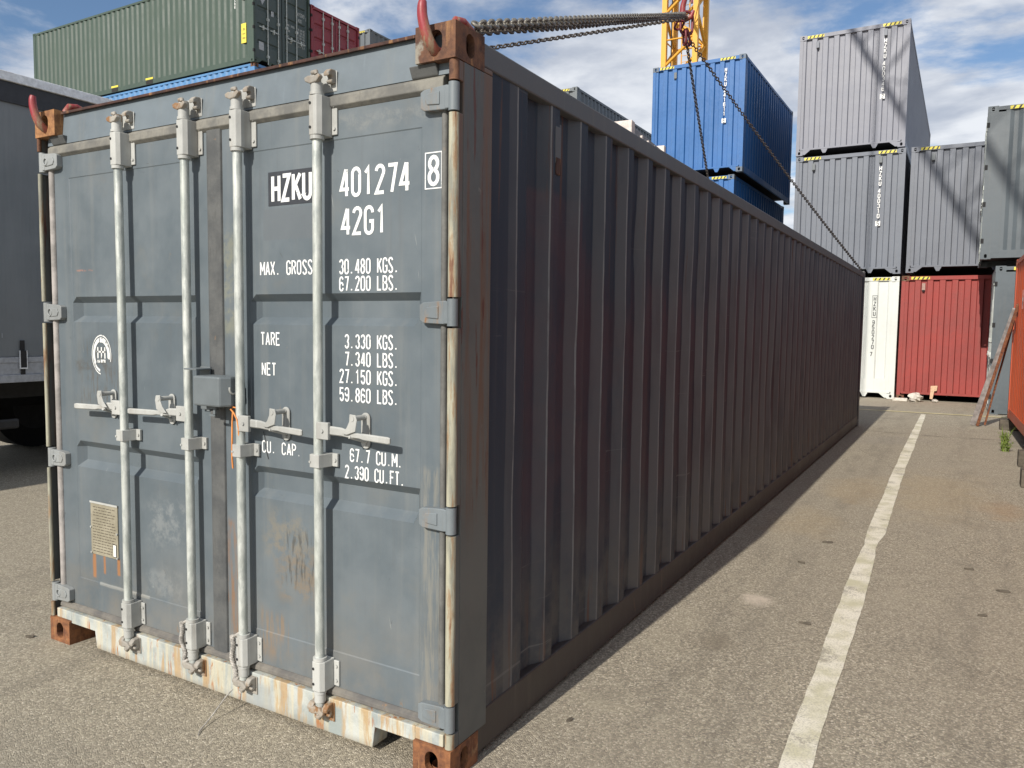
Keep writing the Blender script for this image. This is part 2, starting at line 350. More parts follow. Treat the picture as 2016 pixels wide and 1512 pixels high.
M_DOOR = door_paint(); M_SIDE = side_paint(); M_SILL = sill_paint()
M_GASK_T = gasket_mat('gasket_dusty', (0.225, 0.215, 0.185), (0.13, 0.128, 0.118))
M_GASK_C = gasket_mat('gasket_dark', (0.105, 0.108, 0.106), (0.068, 0.072, 0.074))
M_HEAD = paint('header_paint', (0.138, 0.168, 0.190), 0.12, 0.22, 0.35, 0.5, dirt=(0.26, 0.24, 0.19))
M_CAST = casting_mat('rusty_casting'); M_CASTB = casting_mat('rusty_casting_chipped', (0.30, 0.125, 0.05), (0.11, 0.045, 0.025), 0.08, (0.34, 0.27, 0.15))
M_CASTL = casting_mat('orange_rust', (0.42, 0.21, 0.085), (0.17, 0.075, 0.035), 0.0)
def post_edge_mat():
    n = NM('post_edge'); v = n.noise(1, 6, 0.65, n.scale(n.co, (40, 40, 4)))
    base = n.mix(n.ramp(v, 0.35, 0.65), (0.40, 0.385, 0.29), (0.20, 0.20, 0.165))
    r1 = n.noise(1, 7, 0.7, n.scale(n.co, (30, 30, 3.2), (1, 4, 2)))
    base = n.mix(n.ramp(r1, 0.50, 0.60, 0, 0.8), base, (0.27, 0.16, 0.08))
    base = n.mix(n.ramp(r1, 0.60, 0.66, 0, 0.9), base, (0.15, 0.06, 0.03))
    n.bump(n.noise(50, 6, 0.7), 0.4, 0.004); return n.done(base, 0.65)
M_POSTF = post_edge_mat()
M_RUSTLIP = casting_mat('rust_lip', (0.085, 0.038, 0.028), (0.035, 0.018, 0.015), 0.0)
def post_side():
    n = NM('post_side'); p = n.xyz()
    base = n.mix(n.ramp(n.noise(2, 5, 0.6), 0.35, 0.65), (0.088, 0.096, 0.094), (0.125, 0.132, 0.124))
    s = n.noise(1, 7, 0.68, n.scale(n.co, (22, 22, 0.9)))
    hi = n.ramp(p[2], 0.75, 1.15)
    base = n.mix(n.math('MULTIPLY', n.ramp(s, 0.45, 0.62, 0, 0.8), hi), base, (0.15, 0.080, 0.048))
    base = n.mix(n.math('MULTIPLY', n.ramp(n.noise(1, 7, 0.7, n.scale(n.co, (30, 30, 2.0), (2, 2, 2))), 0.57, 0.63, 0, 0.9), hi), base, (0.10, 0.03, 0.02))
    base = n.mix(n.ramp(n.noise(30, 6, 0.7, n.scale(n.co, (1, 1, .3))), 0.68, 0.72, 0, 0.6), base, (0.30, 0.29, 0.25))
    n.bump(n.math('ADD', n.noise(3, 3, 0.5), n.math('MULTIPLY', n.noise(60, 5, 0.6), 0.1)), 0.35, 0.012)
    return n.done(base, 0.55)
M_POSTS = post_side()
def galv():
    n = NM('galvanised_bar')
    v = n.noise(30, 6, 0.65, n.scale(n.co, (1, 1, 0.35))); v2 = n.noise(1, 5, 0.6, n.scale(n.co, (9, 9, 2)))
    base = n.mix(n.ramp(v, 0.35, 0.65), (0.37, 0.40, 0.38), (0.60, 0.62, 0.585))
    base = n.mix(n.ramp(v2, 0.45, 0.65, 0, 0.5), base, (0.45, 0.48, 0.43))
    base = n.mix(n.ramp(n.noise(24, 7, 0.75, n.scale(n.co, (1, 1, .5), (3, 1, 1))), 0.66, 0.71, 0, 0.55), base, (0.30, 0.24, 0.17))
    n.bump(n.noise(60, 5, 0.65), 0.2, 0.003)
    return n.done(base, n.ramp(v, 0.3, 0.7, 0.38, 0.6), 0.25)
M_BAR = galv()
M_HW = paint('hardware_paint', (0.40, 0.405, 0.385), 0.20, 0.55, 0.8, 0.55, dirt=(0.24, 0.21, 0.17), dents=0.0)
M_CAM = paint('cam_metal', (0.30, 0.28, 0.245), 0.2, 0.5, 1.5, 0.65, dirt=(0.16, 0.12, 0.09), dents=0.0)
M_HINGE = paint('hinge_paint', (0.165, 0.190, 0.205), 0.16, 0.45, 1.1, 0.5, dents=0.0)
M_HINGEL = paint('hinge_worn', (0.27, 0.285, 0.285), 0.15, 0.4, 0.5, 0.5, dents=0.0)
M_BLACK = simple('shadow_black', (0.02, 0.02, 0.021), 0.9, 0, 0.2, 8, 0)
M_RUBBER = simple('rubber', (0.022, 0.022, 0.023), 0.8)
M_RED = paint('hook_red', (0.27, 0.028, 0.038), 0.35, 0.9, 1.5, 0.42, dirt=(0.24, 0.15, 0.14), rustcol=(0.30, 0.24, 0.2), dents=0.0)
M_DRED = simple('link_dark_red', (0.16, 0.03, 0.035), 0.45, 0.2)
def chain_mat(name, a, b_):
    n = NM(name); v = n.noise(45, 6, 0.7)
    c = n.mix(n.ramp(v, 0.35, 0.65), a, b_)
    return n.done(c, 0.5, 0.45)
M_CHAIN = chain_mat('chain_steel', (0.05, 0.045, 0.042), (0.17, 0.145, 0.12))
M_CHAINP = chain_mat('chain_worn', (0.10, 0.095, 0.085), (0.30, 0.28, 0.24))
M_ROPE = simple('rope', (0.36, 0.34, 0.31), 0.95, 0, 0.4, 60, 0.6)
M_OR = simple('orange_cord', (0.65, 0.24, 0.06), 0.6)
M_WHITE = road_paint('line_white', (0.78, 0.74, 0.62), 0.532)
M_YELL = road_paint('line_yellow', (0.85, 0.74, 0.40), 0.60)
def letter_mat(name, col, under, wear=0.62):
    n = NM(name); v = n.noise(55, 5, 0.7)
    return n.done(n.mix(n.ramp(v, wear, wear+0.05, 0, 0.8), col, under), 0.5)
M_LET = letter_mat('letter_white', (0.78, 0.79, 0.78), (0.155, 0.18, 0.195))
M_LBOX = simple('owner_code_box', (0.036, 0.040, 0.048), 0.5)
M_LETW = letter_mat('emblem_white', (0.72, 0.73, 0.71), (0.15, 0.15, 0.14), 0.56)

# ------------------------------------------------------------------ mesh helpers
class MB:
    def __init__(s): s.v = []; s.f = []; s.mi = []; s.sm = []
    def add(s, vs, fs, m=0, smooth=False):
        o = len(s.v); s.v += [tuple(q) for q in vs]
        for q in fs: s.f.append(tuple(i+o for i in q)); s.mi.append(m); s.sm.append(smooth)
        return s
    def box(s, x0, x1, y0, y1, z0, z1, m=0):
        v = [(x, y, z) for z in (z0, z1) for y in (y0, y1) for x in (x0, x1)]
        return s.add(v, [(0, 2, 3, 1), (4, 5, 7, 6), (0, 1, 5, 4), (2, 6, 7, 3), (0, 4, 6, 2), (1, 3, 7, 5)], m)
    def prism(s, prof, axis, a, b, m=0):
        """closed profile (list of 2-tuples) extruded along axis 0/1/2 from a to b"""
        k = len(prof)
        def P(q, t):
            return {0: (t, q[0], q[1]), 1: (q[0], t, q[1]), 2: (q[0], q[1], t)}[axis]
        v = [P(q, a) for q in prof]+[P(q, b) for q in prof]
        return s.add(v, [tuple(range(k))[::-1], tuple(range(k, 2*k))]+[(i, (i+1) % k, k+(i+1) % k, k+i) for i in range(k)], m)
    def tube(s, path, rad, n=10, m=0, closed=False, caps=True):
        path = [Vector(p) for p in path]; k = len(path)
        rr = rad if isinstance(rad, (list, tuple)) else [rad]*k
        prev = None; rings = []
        for i, p in enumerate(path):
            if closed: d = path[(i+1) % k]-path[i-1]
            else: d = path[min(i+1, k-1)]-path[max(i-1, 0)]
            d.normalize()
            if prev is None:
                a = Vector((0, 0, 1)) if abs(d.z) < 0.9 else Vector((1, 0, 0))
                nx = d.cross(a).normalized()
            else:
                nx = (prev-d*prev.dot(d)).normalized()
            prev = nx; ny = d.cross(nx)
            rings.append([p+(nx*math.cos(2*math.pi*j/n)+ny*math.sin(2*math.pi*j/n))*rr[i] for j in range(n)])
        v = [q for rg in rings for q in rg]; fs = []
        for i in range(k if closed else k-1):
            a, b = i*n, ((i+1) % k)*n
            for j in range(n): fs.append((a+j, a+(j+1) % n, b+(j+1) % n, b+j))
        s.add(v, fs, m, True)
        if caps and not closed:
            s.add(rings[0], [tuple(range(n))[::-1]], m); s.add(rings[-1], [tuple(range(n))], m)
        return s
    def cyl(s, p0, p1, rad, n=14, m=0): return s.tube([p0, p1], rad, n, m)
    def plate_hole(s, o, U, V, N, w_, h_, hw, hh, t, m=0, n=16, cu=None, cv=None):
        """plate w_ x h_ from corner o along U,V, thickness t along -N, with a stadium hole hw x hh"""
        o, U, V, N = map(Vector, (o, U, V, N)); cu = w_/2 if cu is None else cu; cv = h_/2 if cv is None else cv
        rad = min(hw, hh)/2; inner = []; outer = []
        for i in range(n):
            a = 2*math.pi*(i+0.5)/n; c, s_ = math.cos(a), math.sin(a)
            ex = (hw/2-rad)*(1 if c > 0 else -1); ey = (hh/2-rad)*(1 if s_ > 0 else -1)
            inner.append((cu+ex+rad*c, cv+ey+rad*s_))
            k = 1/max(abs(c)*2/w_, abs(s_)*2/h_)
            px, py = w_/2+c*k, h_/2+s_*k; outer.append((min(max(px, 0), w_), min(max(py, 0), h_)))
        # push the outer points nearest the corners right into them
        for cxn, cyn in ((0, 0), (w_, 0), (0, h_), (w_, h_)):
            j = min(range(n), key=lambda i: (outer[i][0]-cxn)**2+(outer[i][1]-cyn)**2); outer[j] = (cxn, cyn)
        def L3(q, d): return o+U*q[0]+V*q[1]-N*d
        v = [L3(q, 0) for q in outer]+[L3(q, 0) for q in inner]+[L3(q, t) for q in outer]+[L3(q, t) for q in inner]
        fs = []
        for i in range(n):
            j = (i+1) % n
            fs += [(i, j, n+j, n+i), (n+i, n+j, 3*n+j, 3*n+i)]
        return s.add(v, fs, m)
    def build(s, name, mats, parent=None, bevel=0, loc=None, label=None, kind=None):
        me = bpy.data.meshes.new(name); me.from_pydata(s.v, [], s.f)
        mats = mats if isinstance(mats, (list, tuple)) else [mats]
        for m in mats: me.materials.append(m)
        me.polygons.foreach_set('material_index', s.mi); me.polygons.foreach_set('use_smooth', s.sm); me.update()
        return put(name, me, parent, bevel, loc, label, kind)

def put(name, me, parent=None, bevel=0, loc=None, label=None, kind=None):
    o = bpy.data.objects.new(name, me); C.objects.link(o)
    if parent: o.parent = parent
    if loc: o.location = loc
    if bevel:
        b = o.modifiers.new('bevel', 'BEVEL'); b.width = bevel; b.segments = 2; b.limit_method = 'ANGLE'; b.angle_limit = R(40)
    if label: o['label'] = label
    if kind: o['kind'] = kind
    return o

def thing(name, label, cat, loc=(0, 0, 0), rz=0, group=None):
    o = bpy.data.objects.new(name, None); C.objects.link(o); o.location = loc; o.rotation_euler = (0, 0, rz)
    o.empty_display_size = 0.3
    o['label'] = label; o['category'] = cat
    if group: o['group'] = group
    return o
def tag(o, label, cat, group=None):
    o['label'] = label; o['category'] = cat
    if group: o['group'] = group
    return o

# ------------------------------------------------------------------ stroke font (condensed stencil gothic)
def arc(cx, cy, rx, ry, a0, a1, n=9):
    return [(cx+rx*math.cos(R(a0+(a1-a0)*i/(n-1))), cy+ry*math.sin(R(a0+(a1-a0)*i/(n-1)))) for i in range(n)]
q = 0.20  # half width of a glyph's centre line; cell height is 1
GL = {
 '0': [arc(0, 1-q, q, q, 0, 180)+arc(0, q, q, q, 180, 360)+[(q, 1-q)]],
 '1': [[(-0.13, 0.80), (0.03, 0.99), (0.03, 0)]],
 '2': [arc(0, 1-q, q, q, 175, -25)+[(-q, 0.02), (q, 0.02)]],
 '3': [arc(0, 0.76, q, 0.23, 165, -70), arc(0, 0.27, q, 0.26, 80, -165)],
 '4': [[(0.11, 0), (0.11, 1)], [(0.07, 1), (-q, 0.26), (q+0.04, 0.26)]],
 '5': [[(q, 0.98), (-q+0.02, 0.98), (-q, 0.55)]+arc(0, 0.31, q, 0.30, 120, -165)],
 '6': [arc(0, 0.72, q, 0.27, 20, 180)+arc(0, q, q, q, 180, 360), arc(0, 0.36, q, 0.22, 0, 170)],
 '7': [[(-q, 0.98), (q, 0.98), (-0.02, 0)]],
 '8': [arc(0, 0.76, q*0.92, 0.23, -90, 270, 15), arc(0, 0.26, q, 0.26, 90, 450, 15)],
 '9': [arc(0, 0.28, q, 0.27, 200, 360)+arc(0, 1-q, q, q, 0, 180), arc(0, 0.64, q, 0.22, 180, 350)],
 'A': [[(-q-.02, 0), (0, 1)], [(0, 1), (q+.02, 0)], [(-0.13, 0.28), (0.13, 0.28)]],
 'B': [[(-q, 0), (-q, 0.98)]+arc(0.0, 0.76, q, 0.22, 90, -90)+[(-q, 0.52)], [(0, 0.52)]+arc(0.0, 0.27, q+.01, 0.25, 90, -90)+[(-q, 0.02)]],
 'C': [arc(0, 1-q, q, q, -5, 180)+arc(0, q, q, q, 180, 365)],
 'E': [[(q, 0.02), (-q, 0.02), (-q, 0.98), (q, 0.98)], [(-q, 0.52), (q*0.7, 0.52)]],
 'F': [[(-q, 0), (-q, 0.98), (q, 0.98)], [(-q, 0.52), (q*0.7, 0.52)]],
 'G': [arc(0, 1-q, q, q, -5, 180)+arc(0, q, q, q, 180, 360)+[(q, 0.46), (0.02, 0.46)]],
 'H': [[(-q, 0), (-q, 1)], [(q, 0), (q, 1)], [(-q, 0.5), (q, 0.5)]],
 'I': [[(0, 0), (0, 1)]],
 'K': [[(-q, 0), (-q, 1)], [(q+.02, 1), (-q+0.03, 0.42)], [(-0.05, 0.56), (q+.03, 0)]],
 'L': [[(-q, 1), (-q, 0.02), (q, 0.02)]],
 'M': [[(-q-.06, 0), (-q-.06, 1)], [(-q-.05, 0.97), (0, 0.3)], [(0, 0.3), (q+.05, 0.97)], [(q+.06, 1), (q+.06, 0)]],
 'N': [[(-q, 0), (-q, 1)], [(-q, 0.97), (q, 0.03)], [(q, 0), (q, 1)]],
 'O': [arc(0, 1-q, q, q, 0, 180)+arc(0, q, q, q, 180, 360)+[(q, 1-q)]],
 'P': [[(-q, 0), (-q, 0.98)]+arc(0.0, 0.74, q, 0.24, 90, -90)+[(-q, 0.50)]],
 'R': [[(-q, 0), (-q, 0.98)]+arc(0.0, 0.75, q, 0.23, 90, -90)+[(-q, 0.52)], [(0.0, 0.52), (q+.01, 0)]],
 'S': [arc(0, 1-q, q, q*1.05, 10, 220)+arc(0, q, q, q*1.05, 40, -170)],
 'T': [[(-q-.02, 0.98), (q+.02, 0.98)], [(0, 0.98), (0, 0)]],
 'U': [[(-q, 1), (-q, q)]+arc(0, q, q, q, 180, 360)+[(q, 1)]],
 'X': [[(-q-.02, 0), (q+.02, 1)], [(-q-.02, 1), (q+.02, 0)]],
 'Z': [[(-q, 0.98), (q, 0.98), (-q, 0.02), (q, 0.02)]],
 '.': [[(-0.045, 0.0), (-0.045, 0.11)]],
 '-': [[(-q, 0.5), (q, 0.5)]],
}
def ribbon(pts, half):
    out_ = []; k = len(pts)
    P = [Vector(p) for p in pts]
    for i in range(k):
        a = (P[i]-P[i-1]).normalized() if i else (P[1]-P[0]).normalized()
        b = (P[i+1]-P[i]).normalized() if i < k-1 else a
        na, nb = Vector((-a.y, a.x)), Vector((-b.y, b.x)); nn = (na+nb)
        if nn.length < 1e-6: nn = na
        nn.normalize(); sc_ = min(1/max(nn.dot(na), 0.35), 1.8)
        out_.append((P[i]+nn*half*sc_, P[i]-nn*half*sc_))
    return out_
def text(mb, s, x0, x1, ztop, zbot, P, m=0, bold=0.055, vertical=False, gap=1.18):
    """writes s into mb; P(a, z, d) maps text-plane coordinates to space (d = tiny lift)"""
    h = ztop-zbot; n = len(s); d = 0
    if not vertical:
        adv = (x1-x0)/n
        for i, ch in enumerate(s):
            if ch == ' ': continue
            sx = min(adv/0.64, h*1.05); cx_ = x0+adv*(i+0.5)
            for st in GL[ch]:
                d += 1
                rb = ribbon([(p[0]*sx, p[1]*h*0.94+h*0.03) for p in st], bold*h)
                v = []
                for a, b in rb: v += [P(cx_+a.x, zbot+a.y, d % 5), P(cx_+b.x, zbot+b.y, d % 5)]
                mb.add(v, [(2*j, 2*j+1, 2*j+3, 2*j+2) for j in range(len(rb)-1)], m)
    else:
        for i, ch in enumerate(s):
            if ch == ' ': continue
            zt = ztop-i*(x1-x0)*1.38
            text(mb, ch, x0, x1, zt, zt-(x1-x0)*1.15, P, m, bold*1.15)

# ------------------------------------------------------------------ ground and markings
def ground():
    mb = MB(); xs = [-600, -60, -12, 12, 60, 600]; ys = [-600, -60, -6, 30, 80, 900]
    v = [(x, y, 0) for y in ys for x in xs]
    mb.add(v, [(j*6+i, j*6+i+1, j*6+i+7, j*6+i+6) for j in range(5) for i in range(5)])
    mb.build('ground', M_ASPH, kind='structure')
ground()
def strip(name, pts, width, mat, z=0.004, wob=0.012, step=0.05):
    mb = MB(); P = [Vector(p) for p in pts]; L_ = []; n = 0
    for a, b in zip(P[:-1], P[1:]):
        k = max(2, int((b-a).length/step)); d = (b-a).normalized(); nn = Vector((-d.y, d.x))
        for i in range(k):
            q_ = a+(b-a)*i/k; L_.append((q_, nn))
    L_.append((P[-1], nn))
    v = []; wl = wr = 0
    for q_, nn in L_:
        wl = wl*0.92+random.uniform(-wob, wob)*0.3; wr = wr*0.92+random.uniform(-wob, wob)*0.3
        a = q_+nn*(width/2+wl); b = q_-nn*(width/2+wr); v += [(a.x, a.y, z), (b.x, b.y, z)]
    mb.add(v, [(2*i+1, 2*i+3, 2*i+2, 2*i) for i in range(len(L_)-1)])
    return mb.build(name, mat, kind='structure')
LINE = [(0.20, 3.412, 3.527), (0.719, 3.402, 3.514), (1.074, 3.391, 3.500), (1.502, 3.384, 3.492), (2.040, 3.374, 3.486), (2.612, 3.356, 3.482), (2.905, 3.352, 3.478), (3.434, 3.345, 3.462), (3.90, 3.338, 3.438),
        (4.10, 3.345, 3.425), (4.267, 3.333, 3.430), (4.563, 3.319, 3.450), (5.144, 3.312, 3.440), (5.848, 3.312, 3.428), (7.138, 3.292, 3.408), (8.4, 3.285, 3.398), (9.664, 3.271, 3.396), (12.0, 3.268, 3.378), (14.033, 3.268, 3.362), (14.95, 3.265, 3.352)]
mb = MB(); v = []; wl = wr = 0.0
for (ya, la, ra), (yb, lb_, rb_) in zip(LINE[:-1], LINE[1:]):
    k = max(2, int((yb-ya)/0.04))
    for i in range(k):
        t = i/k; wl = wl*0.85+random.uniform(-1, 1)*0.0022; wr = wr*0.85+random.uniform(-1, 1)*0.0022
        v += [(la+(lb_-la)*t+wl, ya+(yb-ya)*t, 0.004), (ra+(rb_-ra)*t+wr, ya+(yb-ya)*t, 0.004)]
mb.add(v, [(2*i, 2*i+1, 2*i+3, 2*i+2) for i in range(len(v)//2-1)]); mb.build('painted_white_line', M_WHITE, kind='structure')
strip('painted_yellow_line', [(-3.0, 15.10), (2.0, 15.15), (4.6, 15.18), (9.0, 15.2)], 0.10, M_YELL, z=0.008, wob=0.006)
# shallow crack / pour joint across the yard
mb = MB(); v = []; x = -3.0; y = 11.6
while x < 7:
    t = random.uniform(0.003, 0.016); v += [(x, y-t, 0.004), (x, y+t, 0.004)]
    x += random.uniform(0.04, 0.12); y += random.uniform(-0.03, 0.028)
mb.add(v, [(2*i, 2*i+2, 2*i+3, 2*i+1) for i in range(len(v)//2-1)]); mb.build('ground_crack', simple('crack_dirt', (0.17, 0.155, 0.13), 0.95), kind='structure')

# ------------------------------------------------------------------ the near container (origin at its front left bottom corner)
W_, H_, L_ = 2.438, 2.591, 12.192
cont = thing('shipping_container', 'long weathered grey-blue container with white lettering HZKU 401274, nearest the camera', 'shipping container')

def casting(mb, x0, y0, z0, sx, sy, sz, n=20, m=0):
    """corner casting: outer corner at (x0,y0), body towards -sx,-sy ; holes on outer faces"""
    w, l, h, t = 0.162, 0.178, 0.118, 0.028
    xi, yi = x0-sx*w, y0-sy*l; xa, xb = min(x0, xi), max(x0, xi); ya, yb = min(y0, yi), max(y0, yi)
    # end face (normal sy*Y)
    mb.plate_hole((xa, y0, z0), (1, 0, 0), (0, 0, 1), (0, sy, 0), w, h, 0.079*0.72, 0.079, t, m, n, cu=w*0.5)
    mb.plate_hole((x0, ya, z0), (0, 1, 0), (0, 0, 1), (sx, 0, 0), l, h, 0.051, 0.079, t, m, n)
    zt = z0+h if sz > 0 else z0
    mb.plate_hole((xa, ya, zt), (1, 0, 0), (0, 1, 0), (0, 0, sz), w, l, 0.0635, 0.124, t, m, n)
    # closed faces
    za, zb = z0, z0+h; zo = za if sz > 0 else zb
    mb.add([(xa, yi, za), (xb, yi, za), (xb, yi, zb), (xa, yi, zb)], [(0, 1, 2, 3)], m)
    mb.add([(xi, ya, za), (xi, yb, za), (xi, yb, zb), (xi, ya, zb)], [(0, 1, 2, 3)], m)
    mb.add([(xa, ya, zo), (xb, ya, zo), (xb, yb, zo), (xa, yb, zo)], [(0, 1, 2, 3)], m)

cl = {(-1, 1): ('upper front left', M_CASTL), (1, 1): ('upper front right', M_CAST), (-1, -1): ('lower front left', M_CASTB), (1, -1): ('lower front right', M_CASTB)}
for sx in (-1, 1):
    for sz in (-1, 1):
        x0 = 0 if sx < 0 else W_; z0 = H_-0.118 if sz > 0 else 0.0
        mb = MB(); casting(mb, x0, 0, z0, sx, -1, sz)
        mb.build('corner_casting', cl[(sx, sz)][1], cont, label='rusty casting')
        mb = MB(); casting(mb, x0, L_, z0, sx, 1, sz, 8)
        mb.build('corner_casting', paint('casting_grey', (0.14, 0.14, 0.14), rust=0.9), cont)

# rear hidden end, roof, floor
mb = MB(); mb.box(0.05, W_-0.05, L_-0.06, L_-0.02, 0.12, H_-0.05); mb.build('end_wall', M_SIDE, cont)
mb = MB(); k = 0; yy = 0.3; prof = []
while yy < L_-0.25:
    prof += [(yy, 2.572), (yy+0.09, 2.572), (yy+0.105, 2.552), (yy+0.195, 2.552)]; yy += 0.21
v = [(0.03, a, b) for a, b in prof]+[(W_-0.03, a, b) for a, b in prof]; n = len(prof)
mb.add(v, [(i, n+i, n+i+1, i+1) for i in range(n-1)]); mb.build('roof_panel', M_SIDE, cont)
mb = MB(); mb.box(0.05, W_-0.05, 0.12, L_-0.1, 0.10, 0.16); mb.build('floor_board', M_BLACK, cont)
# roof front edge, rusted lip
mb = MB()
mb.box(0.165, W_-0.165, 0.034, 0.32, 2.576, 2.581); mb.box(0.165, W_-0.165, 0.028, 0.034, 2.571, 2.583)
mb.build('roof_lip', M_RUSTLIP, cont, 0.002)

# header: slanted face above the doors
mb = MB(); mb.prism([(0.034, 2.436), (0.046, 2.575), (0.12, 2.575), (0.12, 2.436)], 0, 0.045, W_-0.045)
mb.build('door_header', M_HEAD, cont)
# small brackets under the upper castings, coloured dark for the shadow there
for xa in (0.09, W_-0.20): mb = MB(); mb.prism([(0.012, 2.4725), (0.060, 2.4725), (0.060, 2.425), (0.030, 2.436)], 0, xa, xa+0.11); mb.build('header_bracket', M_GASK_C, cont, 0.004)
# dusty gasket strips
mb = MB(); mb.prism([(0.040, 2.378), (0.024, 2.392), (0.026, 2.424), (0.044, 2.440), (0.08, 2.440), (0.08, 2.378)], 0, 0.055, 2.372)
mb.build('door_gasket', M_GASK_T, cont, 0.003)
mb = MB(); mb.prism([(0.034, 0.166), (0.020, 0.176), (0.022, 0.192), (0.036, 0.201), (0.08, 0.201), (0.08, 0.166)], 0, 0.055, 2.378)
mb.build('door_gasket', gasket_mat('gasket_bottom', (0.19, 0.175, 0.15), (0.11, 0.105, 0.10)), cont, 0.003)
mb = MB(); mb.prism([(1.176, 0.05), (1.184, 0.032), (1.196, 0.029), (1.254, 0.029), (1.266, 0.032), (1.274, 0.05)], 2, 0.195, 2.384)
mb.build('door_gasket', M_GASK_C, cont, 0.003, label='dark vertical rubber seal between the doors')

# sill
mb = MB()
prof = [(0.162, 0.108), (0.355, 0.108), (0.368, 0.026), (2.078, 0.026), (2.090, 0.108), (2.276, 0.108), (2.276, 0.164), (0.162, 0.164)]
mb.prism(prof, 1, 0.012, 0.10); mb.box(0.04, 0.162, 0.012, 0.10, 0.119, 0.164); mb.box(2.276, W_-0.04, 0.012, 0.10, 0.119, 0.164)
mb.build('door_sill', M_SILL, cont, 0.003)
mb = MB(); mb.box(0.35, 2.09, 0.10, 0.13, 0.03, 0.10); mb.build('sill_backing', M_BLACK, cont)

# corner posts
HZ_R = [2.354, 1.643, 0.930, 0.225]; HZ_L = [2.358, 1.640, 0.925, 0.245]
def post(side, zs):
    xo = 0.0 if side < 0 else W_; s = 1 if side < 0 else -1
    def X(a, b): return (min(xo+s*a, xo+s*b), max(xo+s*a, xo+s*b))
    mb = MB(); xa, xb = X(0.001, 0.042)
    if side < 0: mb.box(0.001, 0.008, 0.052, 0.236, 0.118, H_-0.118); mb.box(0.008, 0.075, 0.15, 0.236, 0.118, H_-0.118)
    else: mb.box(xa, xb, 0.052, 0.236, 0.118, H_-0.118)
    z = 0.119
    cuts = sorted((c-0.052, c+0.052) for c in zs)+[(H_-0.119, H_)]
    for a, b in cuts:
        mb.box(*X(0.001, 0.036 if side > 0 else 0.009), 0.016, 0.052, z, a); z = b
    mb.box(*X(0.001, 0.042), 0.179, 0.236, H_-0.1178, 2.4915)
    mb.build('corner_post', M_POSTS, cont, 0.004)
    # bright worn front edge pieces, rounded
    z = 0.120
    for a, b in cuts:
        mb = MB()
        if side > 0: mb.tube([(xo+s*0.0180, 0.022, z), (xo+s*0.0180, 0.022, a-0.001)], 0.0178, 14)
        else: mb.tube([(xo+s*0.0090, 0.012, z), (xo+s*0.0090, 0.012, a-0.001)], 0.0095, 12)
        mt = M_POSTF
        if a > 2.4: mt = M_CAST
        mb.build('post_edge', mt, cont); z = b
    # rear posts
    mb = MB(); mb.box(*X(0.0, 0.06), L_-0.20, L_-0.01, 0.118, H_-0.118); mb.build('corner_post', M_SIDE, cont)
post(-1, HZ_L); post(1, HZ_R)

mb = MB(); mb.box(0.009, 0.062, 0.14, 0.149, 0.17, 2.43); mb.build('post_gap_shade', M_BLACK, cont)  # black strip painting the shade deep in the left post gap
# rails
M_RAIL = paint('rail_grey', (0.085, 0.088, 0.092), 0.2, 0.35, 0.7, 0.5, dents=0.1)
mb = MB()
mb.box(W_-0.060, W_-0.003, 0.178, L_-0.178, 2.492, 2.574); mb.build('top_rail', M_RAIL, cont, 0.006)
mb = MB(); mb.box(0.003, 0.060, 0.178, L_-0.178, 2.492, 2.574); mb.build('top_rail', M_RAIL, cont, 0.006)
for xa, xb in ((W_-0.05, W_-0.006), (0.006, 0.05)):
    mb = MB(); mb.box(xa, xb, 0.178, L_-0.178, 0.022, 0.178)
    mb.build('bottom_rail', paint('rail_dark', (0.050, 0.040, 0.038), 0.2, 0.3, 0.8), cont, 0.006)
# corrugated sides
def corr_side(xo, s, y0, y1, z0, z1, first, depth=0.036, pitch=0.278, a=0.072, b=0.068, c=0.070):
    """polyline along y; outer plane at xo, recessed towards +s"""
    pts = [(y0, 0.0)]; y = first-(b+0.0)-c-b
    while y < y0-0.001: y += pitch
    # start with outer plane until y
    while y+pitch < y1+0.05:
        pts += [(y, 0.0), (y+b, depth), (y+b+c, depth), (y+b+c+b, 0.0)]; y += pitch
    pts.append((y1, 0.0)); pts.sort(key=lambda q_: q_[0])
    return [(xo+s*d, yy) for yy, d in pts if y0-1e-6 <= yy <= y1+1e-6]
for xo, s in ((W_-0.010, -1), (0.010, 1)):
    pl = corr_side(xo, s, 0.236, L_-0.20, 0, 0, 0.432)
    mb = MB(); zs = [0.178, 2.492]; v = []
    # sloped closing of recesses at the rails: run top/bottom rows, plus middle rows for slight waviness
    rows = [0.178, 0.215]+[0.34+0.117*i for i in range(18)]+[2.46, 2.492]
    dents = [(random.uniform(0.4, 11.5), random.uniform(0.4, 2.3), random.uniform(0.08, 0.28), random.uniform(0.10, 0.40), random.uniform(-0.004, 0.010)) for _ in range(34)]+[(1.70, 2.02, 0.08, 0.14, 0.016), (2.5, 1.2, 0.2, 0.5, 0.008)]
    for zi, z in enumerate(rows):
        for (px, py) in pl:
            j = 0 if zi in (0, len(rows)-1) else 1
            dx = random.uniform(-0.0010, 0.0010)*j+(s*sum(a*math.exp(-((py-dy)/ry)**2-((z-dz)/rz_)**2) for dy, dz, ry, rz_, a in dents))*j
            dyy = sum(a*0.8*math.exp(-((py-dy)/ry)**2-((z-dz)/rz_)**2) for dy, dz, ry, rz_, a in dents)*j
            v.append((px+dx, py+dyy+random.uniform(-0.0012, 0.0012)*j, z))
    n = len(pl)
    fs = [(r_*n+i, r_*n+i+1, (r_+1)*n+i+1, (r_+1)*n+i) for r_ in range(len(rows)-1) for i in range(n-1)]
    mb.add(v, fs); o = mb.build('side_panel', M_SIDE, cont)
    mb = MB(); mb.box(min(xo+s*0.085, xo+s*0.095), max(xo+s*0.085, xo+s*0.095), 0.25, L_-0.2, 0.17, 2.5); mb.build('side_lining', M_BLACK, cont)

